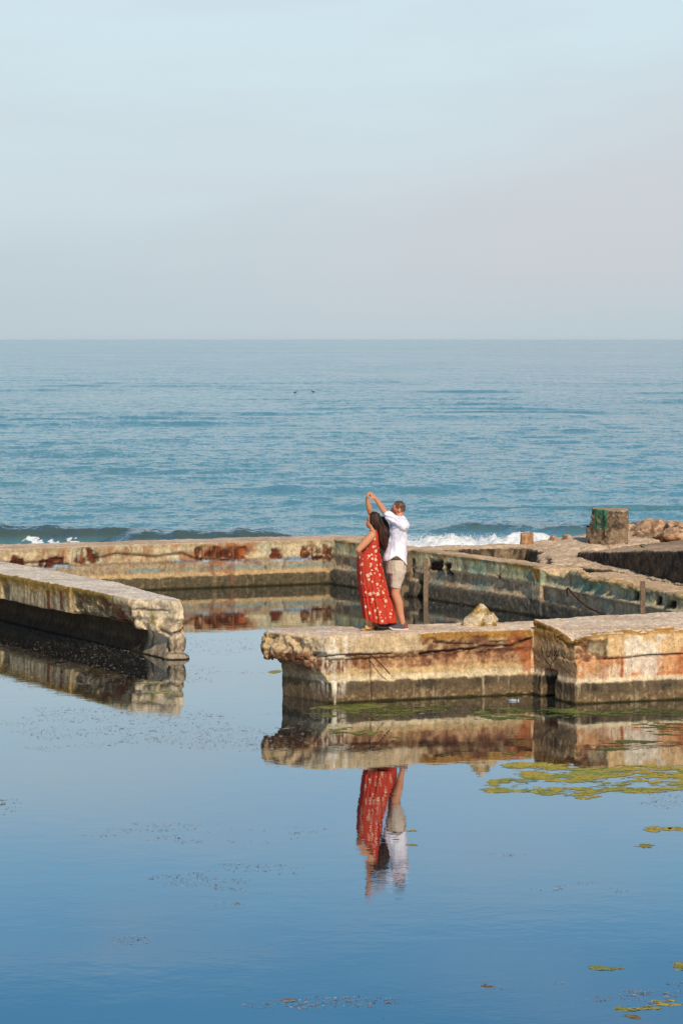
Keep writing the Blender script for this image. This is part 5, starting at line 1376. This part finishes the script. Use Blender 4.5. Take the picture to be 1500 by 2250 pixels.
def m_col(V, n):
    col = np.tile(C(204, 138, 102), (len(V), 1)); rel = V - np.array(hm_)
    col = mixc(col, C(190, 104, 80), 0.5 * np.exp(-(np.linalg.norm(rel, axis=1) / 0.11) ** 4))
    for a_, b_ in ((-0.085, 0.015), (-0.066, 0.075)):
        col = mixc(col, C(50, 36, 30), np.exp(-((rel[:, 0] - a_) / 0.013) ** 2 - ((rel[:, 2] - 0.01) / 0.007) ** 2 - ((rel[:, 1] - b_) / 0.013) ** 2))
        col = mixc(col, C(60, 42, 32), 0.8 * np.exp(-((rel[:, 0] - a_) / 0.02) ** 2 - ((rel[:, 2] - 0.032) / 0.006) ** 2 - ((rel[:, 1] - b_) / 0.02) ** 2))
    col = mixc(col, C(150, 100, 78), 0.5 * np.exp(-((rel[:, 0] + 0.06) / 0.04) ** 2 - ((rel[:, 2] + 0.08) / 0.03) ** 2))
    return col
finish(s, 0.0068, 4, m_col, 'body', M_SKIN, ma)
# close-cropped hair
s = Soup(); s.blob(hm_ + Vector((0.022, 0.0, 0.024)), (0.092, 0.085, 0.096), 18)
V, Fq = s.remesh(0.008, 2)
rel = V[Fq].mean(1) - np.array(hm_)
kp = (rel[:, 0] > -0.052 + 0.55 * np.maximum(0, 0.06 - rel[:, 2])) & (rel[:, 2] > -0.058) & ~((np.abs(rel[:, 1] + 0.08) < 0.05) & (rel[:, 2] < -0.002) & (rel[:, 0] < 0.034))
V = V + vnormals(V, Fq) * (0.003 * fbm(V, (60, 60, 60), 2, 820))[:, None]
uu, inv = np.unique(Fq[kp], return_inverse=True)
hc = mixc(np.tile(C(104, 76, 60), (len(V), 1)), C(74, 54, 46), sstep(0, .4, fbm(V, (30, 30, 30), 3, 821))); hc = mixc(hc, C(120, 88, 70), sstep(0.02, -0.05, V[:, 2] - hm_.z) * 0.6)
link_mesh('hair', V[uu], inv.reshape(-1, 4), M_HAIR, hc[uu], ma)
# shirt
s = Soup()
def R(y_, l, r, ry): return ((((l + r) / 2) - 750) * kpx, Y0, H - (y_ - 745) * kpx, (r - l) / 2 * kpx, ry)
s.rings([R(1240, 841, 893.5, .19), R(1232, 841, 893, .19), R(1218, 845, 892.5, .185), R(1200, 850, 892, .18), R(1180, 853, 893, .185), R(1165, 855, 895.5, .195), R(1153, 858, 897.5, .20), R(1145, 862, 895, .185), R(1138, 868, 890, .12), R(1134, 871, 888, .08)], 28, 2.2)
sh = J(884, 1152, -0.17); elb = J(852, 1131.5, -0.105)
s.tube([sh + Vector((0.02, .03, 0)), sh, sh.lerp(elb, .55), elb], [0.08, 0.078, 0.074, 0.066], 16)
s.tube([J(872, 1156, 0.17), J(864, 1178, 0.23)], [0.08, 0.07], 14)
def sh_disp(V, n):
    P = V.copy(); x, z = P[:, 0], P[:, 2]
    xc = J(866, 0).x; hw = 26 * kpx; t_ = (x - xc) / hw
    zhem = np.where(t_ < 0.15, H - (1233 - 12 * np.exp(-((t_ - .15) / .55) ** 2) - 745) * kpx, H - (1221 + 20 * np.clip((t_ - .15) / .85, 0, 1.2) ** 1.7 - 745) * kpx)
    z0_ = H - (1241 - 745) * kpx; ztop = H - (1195 - 745) * kpx
    k_ = np.clip((ztop - z) / (ztop - z0_), 0, 1)
    out_ = V.copy(); out_[:, 2] = np.where(z < ztop, ztop - k_ * (ztop - zhem), z)
    # folds radiating from the raised shoulder and hanging drape
    sx_, sz_ = sh.x, sh.z; a_ = np.arctan2(z - sz_, x - sx_); d_ = np.hypot(z - sz_, x - sx_)
    f_ = 0.007 * np.sin(a_ * 13 + 3 * fbm(P, (5, 5, 5), 2, 830)) * sstep(0.05, 0.15, d_) * sstep(0.6, 0.2, d_)
    f_ += 0.008 * fbm(P, (22, 14, 5), 3, 831) + 0.006 * fbm(P, (9, 9, 12), 3, 832)
    return out_ + n * f_[:, None]
finish(s, 0.0085, 2, lambda V, n: mixc(np.tile(C(232, 226, 234, 1.0), (len(V), 1)), C(214, 208, 220, 1.0), sstep(0, .5, fbm(V, (6, 6, 6), 3, 833))), 'shirt', M_CLOTH, ma, sh_disp)
# shorts
s = Soup()
s.rings([R(1258, 848, 892, .185), R(1245, 847.5, 891.5, .183), R(1232, 848, 890, .175), R(1222, 849, 888, .168), R(1216, 850, 887, .165)], 26, 2.3)
for (hx, hy, kx2, ky2, dy_, r0, r1_) in ((876, 1250, 867.5, 1290, -0.10, .105, .072), (867, 1250, 864, 1291, 0.12, .105, .074)):
    a = J(hx, hy, dy_); b = J(kx2, ky2, dy_ * 1.05)
    s.tube([a, a.lerp(b, .5), b], [r0, (r0 + r1_) / 2 + .004, r1_], 18, False)
def so_disp(V, n):
    return V + n * (0.006 * fbm(V, (12, 12, 12), 3, 840) + 0.005 * fbm(V, (30, 30, 8), 2, 841))[:, None]
finish(s, 0.0085, 2, lambda V, n: mixc(np.tile(C(204, 184, 164), (len(V), 1)), C(184, 162, 140), sstep(0, .5, fbm(V, (8, 8, 8), 3, 842))), 'shorts', M_CLOTH, ma, so_disp)
s = Soup(); s.rings([R(1227.5, 847.6, 890.6, .181), R(1222, 848.0, 889.2, .176)], 28, 2.3)
soup_obj('belt', s, flat_mat('brown_belt', C(84, 66, 42), 0.6, 0.4, 0.15, 30), ma, True)
# shoes: canvas upper, white sole, brown heel patch
M_CANV = flat_mat('grey_canvas', C(88, 84, 96), 0.9, 0.2, 0.12, 60); M_SOLE = flat_mat('white_rubber_sole', C(216, 204, 190), 0.7, 0.3, 0.06, 30); M_TAN = flat_mat('brown_heel_leather', C(140, 74, 46), 0.6, 0.4, 0.15, 30)
for hx, dy_ in ((896.5, -0.10), (869, 0.13)):
    outl = [(0, .030), (.03, .036), (.09, .036), (.15, .044), (.20, .046), (.245, .036), (.272, .012)]
    x0_ = J(hx, 0).x; yc = Y0 + dy_
    poly = [(x0_ - a, yc - b) for a, b in outl] + [(x0_ - a, yc + b) for a, b in reversed(outl)]
    s = Soup(); s.loft([(FLOOR - 0.002, poly), (FLOOR + .024, poly)]); V, Fq = s.remesh(0.005, 1)
    V[:, 2] += 0.022 * sstep(.20, .275, x0_ - V[:, 0]); sl_o = None
    s2 = Soup()
    s2.rings([(x0_ - .132, yc, FLOOR + .018, .132, .042), (x0_ - .128, yc, FLOOR + .045, .124, .041), (x0_ - .105, yc, FLOOR + .070, .096, .037), (x0_ - .065, yc, FLOOR + .092, .056, .034), (x0_ - .045, yc, FLOOR + .102, .040, .032)], 20, 2.4)
    V2, F2 = s2.remesh(0.006, 2); V2[:, 2] += 0.018 * sstep(.20, .275, x0_ - V2[:, 0])
    rel = x0_ - V2[F2].mean(1)[:, 0]; hm2 = rel < 0.05
    uu, inv = np.unique(F2[~hm2], return_inverse=True); sh_o = link_mesh('shoe', V2[uu], inv.reshape(-1, 4), M_CANV, None, ma)
    link_mesh('sole', V, Fq, M_SOLE, None, sh_o)
    uu, inv = np.unique(F2[hm2], return_inverse=True); link_mesh('heel_patch', V2[uu], inv.reshape(-1, 4), M_TAN, None, sh_o)

# ------------------------------------------------------------------ the thin sea haze
hz = bpy.data.materials.new('sea_haze'); hz.use_nodes = True; t = hz.node_tree; t.nodes.clear()
ho_ = t.nodes.new('ShaderNodeOutputMaterial'); pv = t.nodes.new('ShaderNodeVolumePrincipled')
pv.inputs['Color'].default_value = (0.93, 0.96, 1.0, 1); pv.inputs['Density'].default_value = 0.000006
t.links.new(pv.outputs[0], ho_.inputs['Volume'])
s = Soup(); s.prism([(-31000, -3500), (31000, -3500), (31000, 33000), (-31000, 33000)], -7.0, 14.0)
hb = soup_obj('haze', s, hz); hb['kind'] = 'stuff'
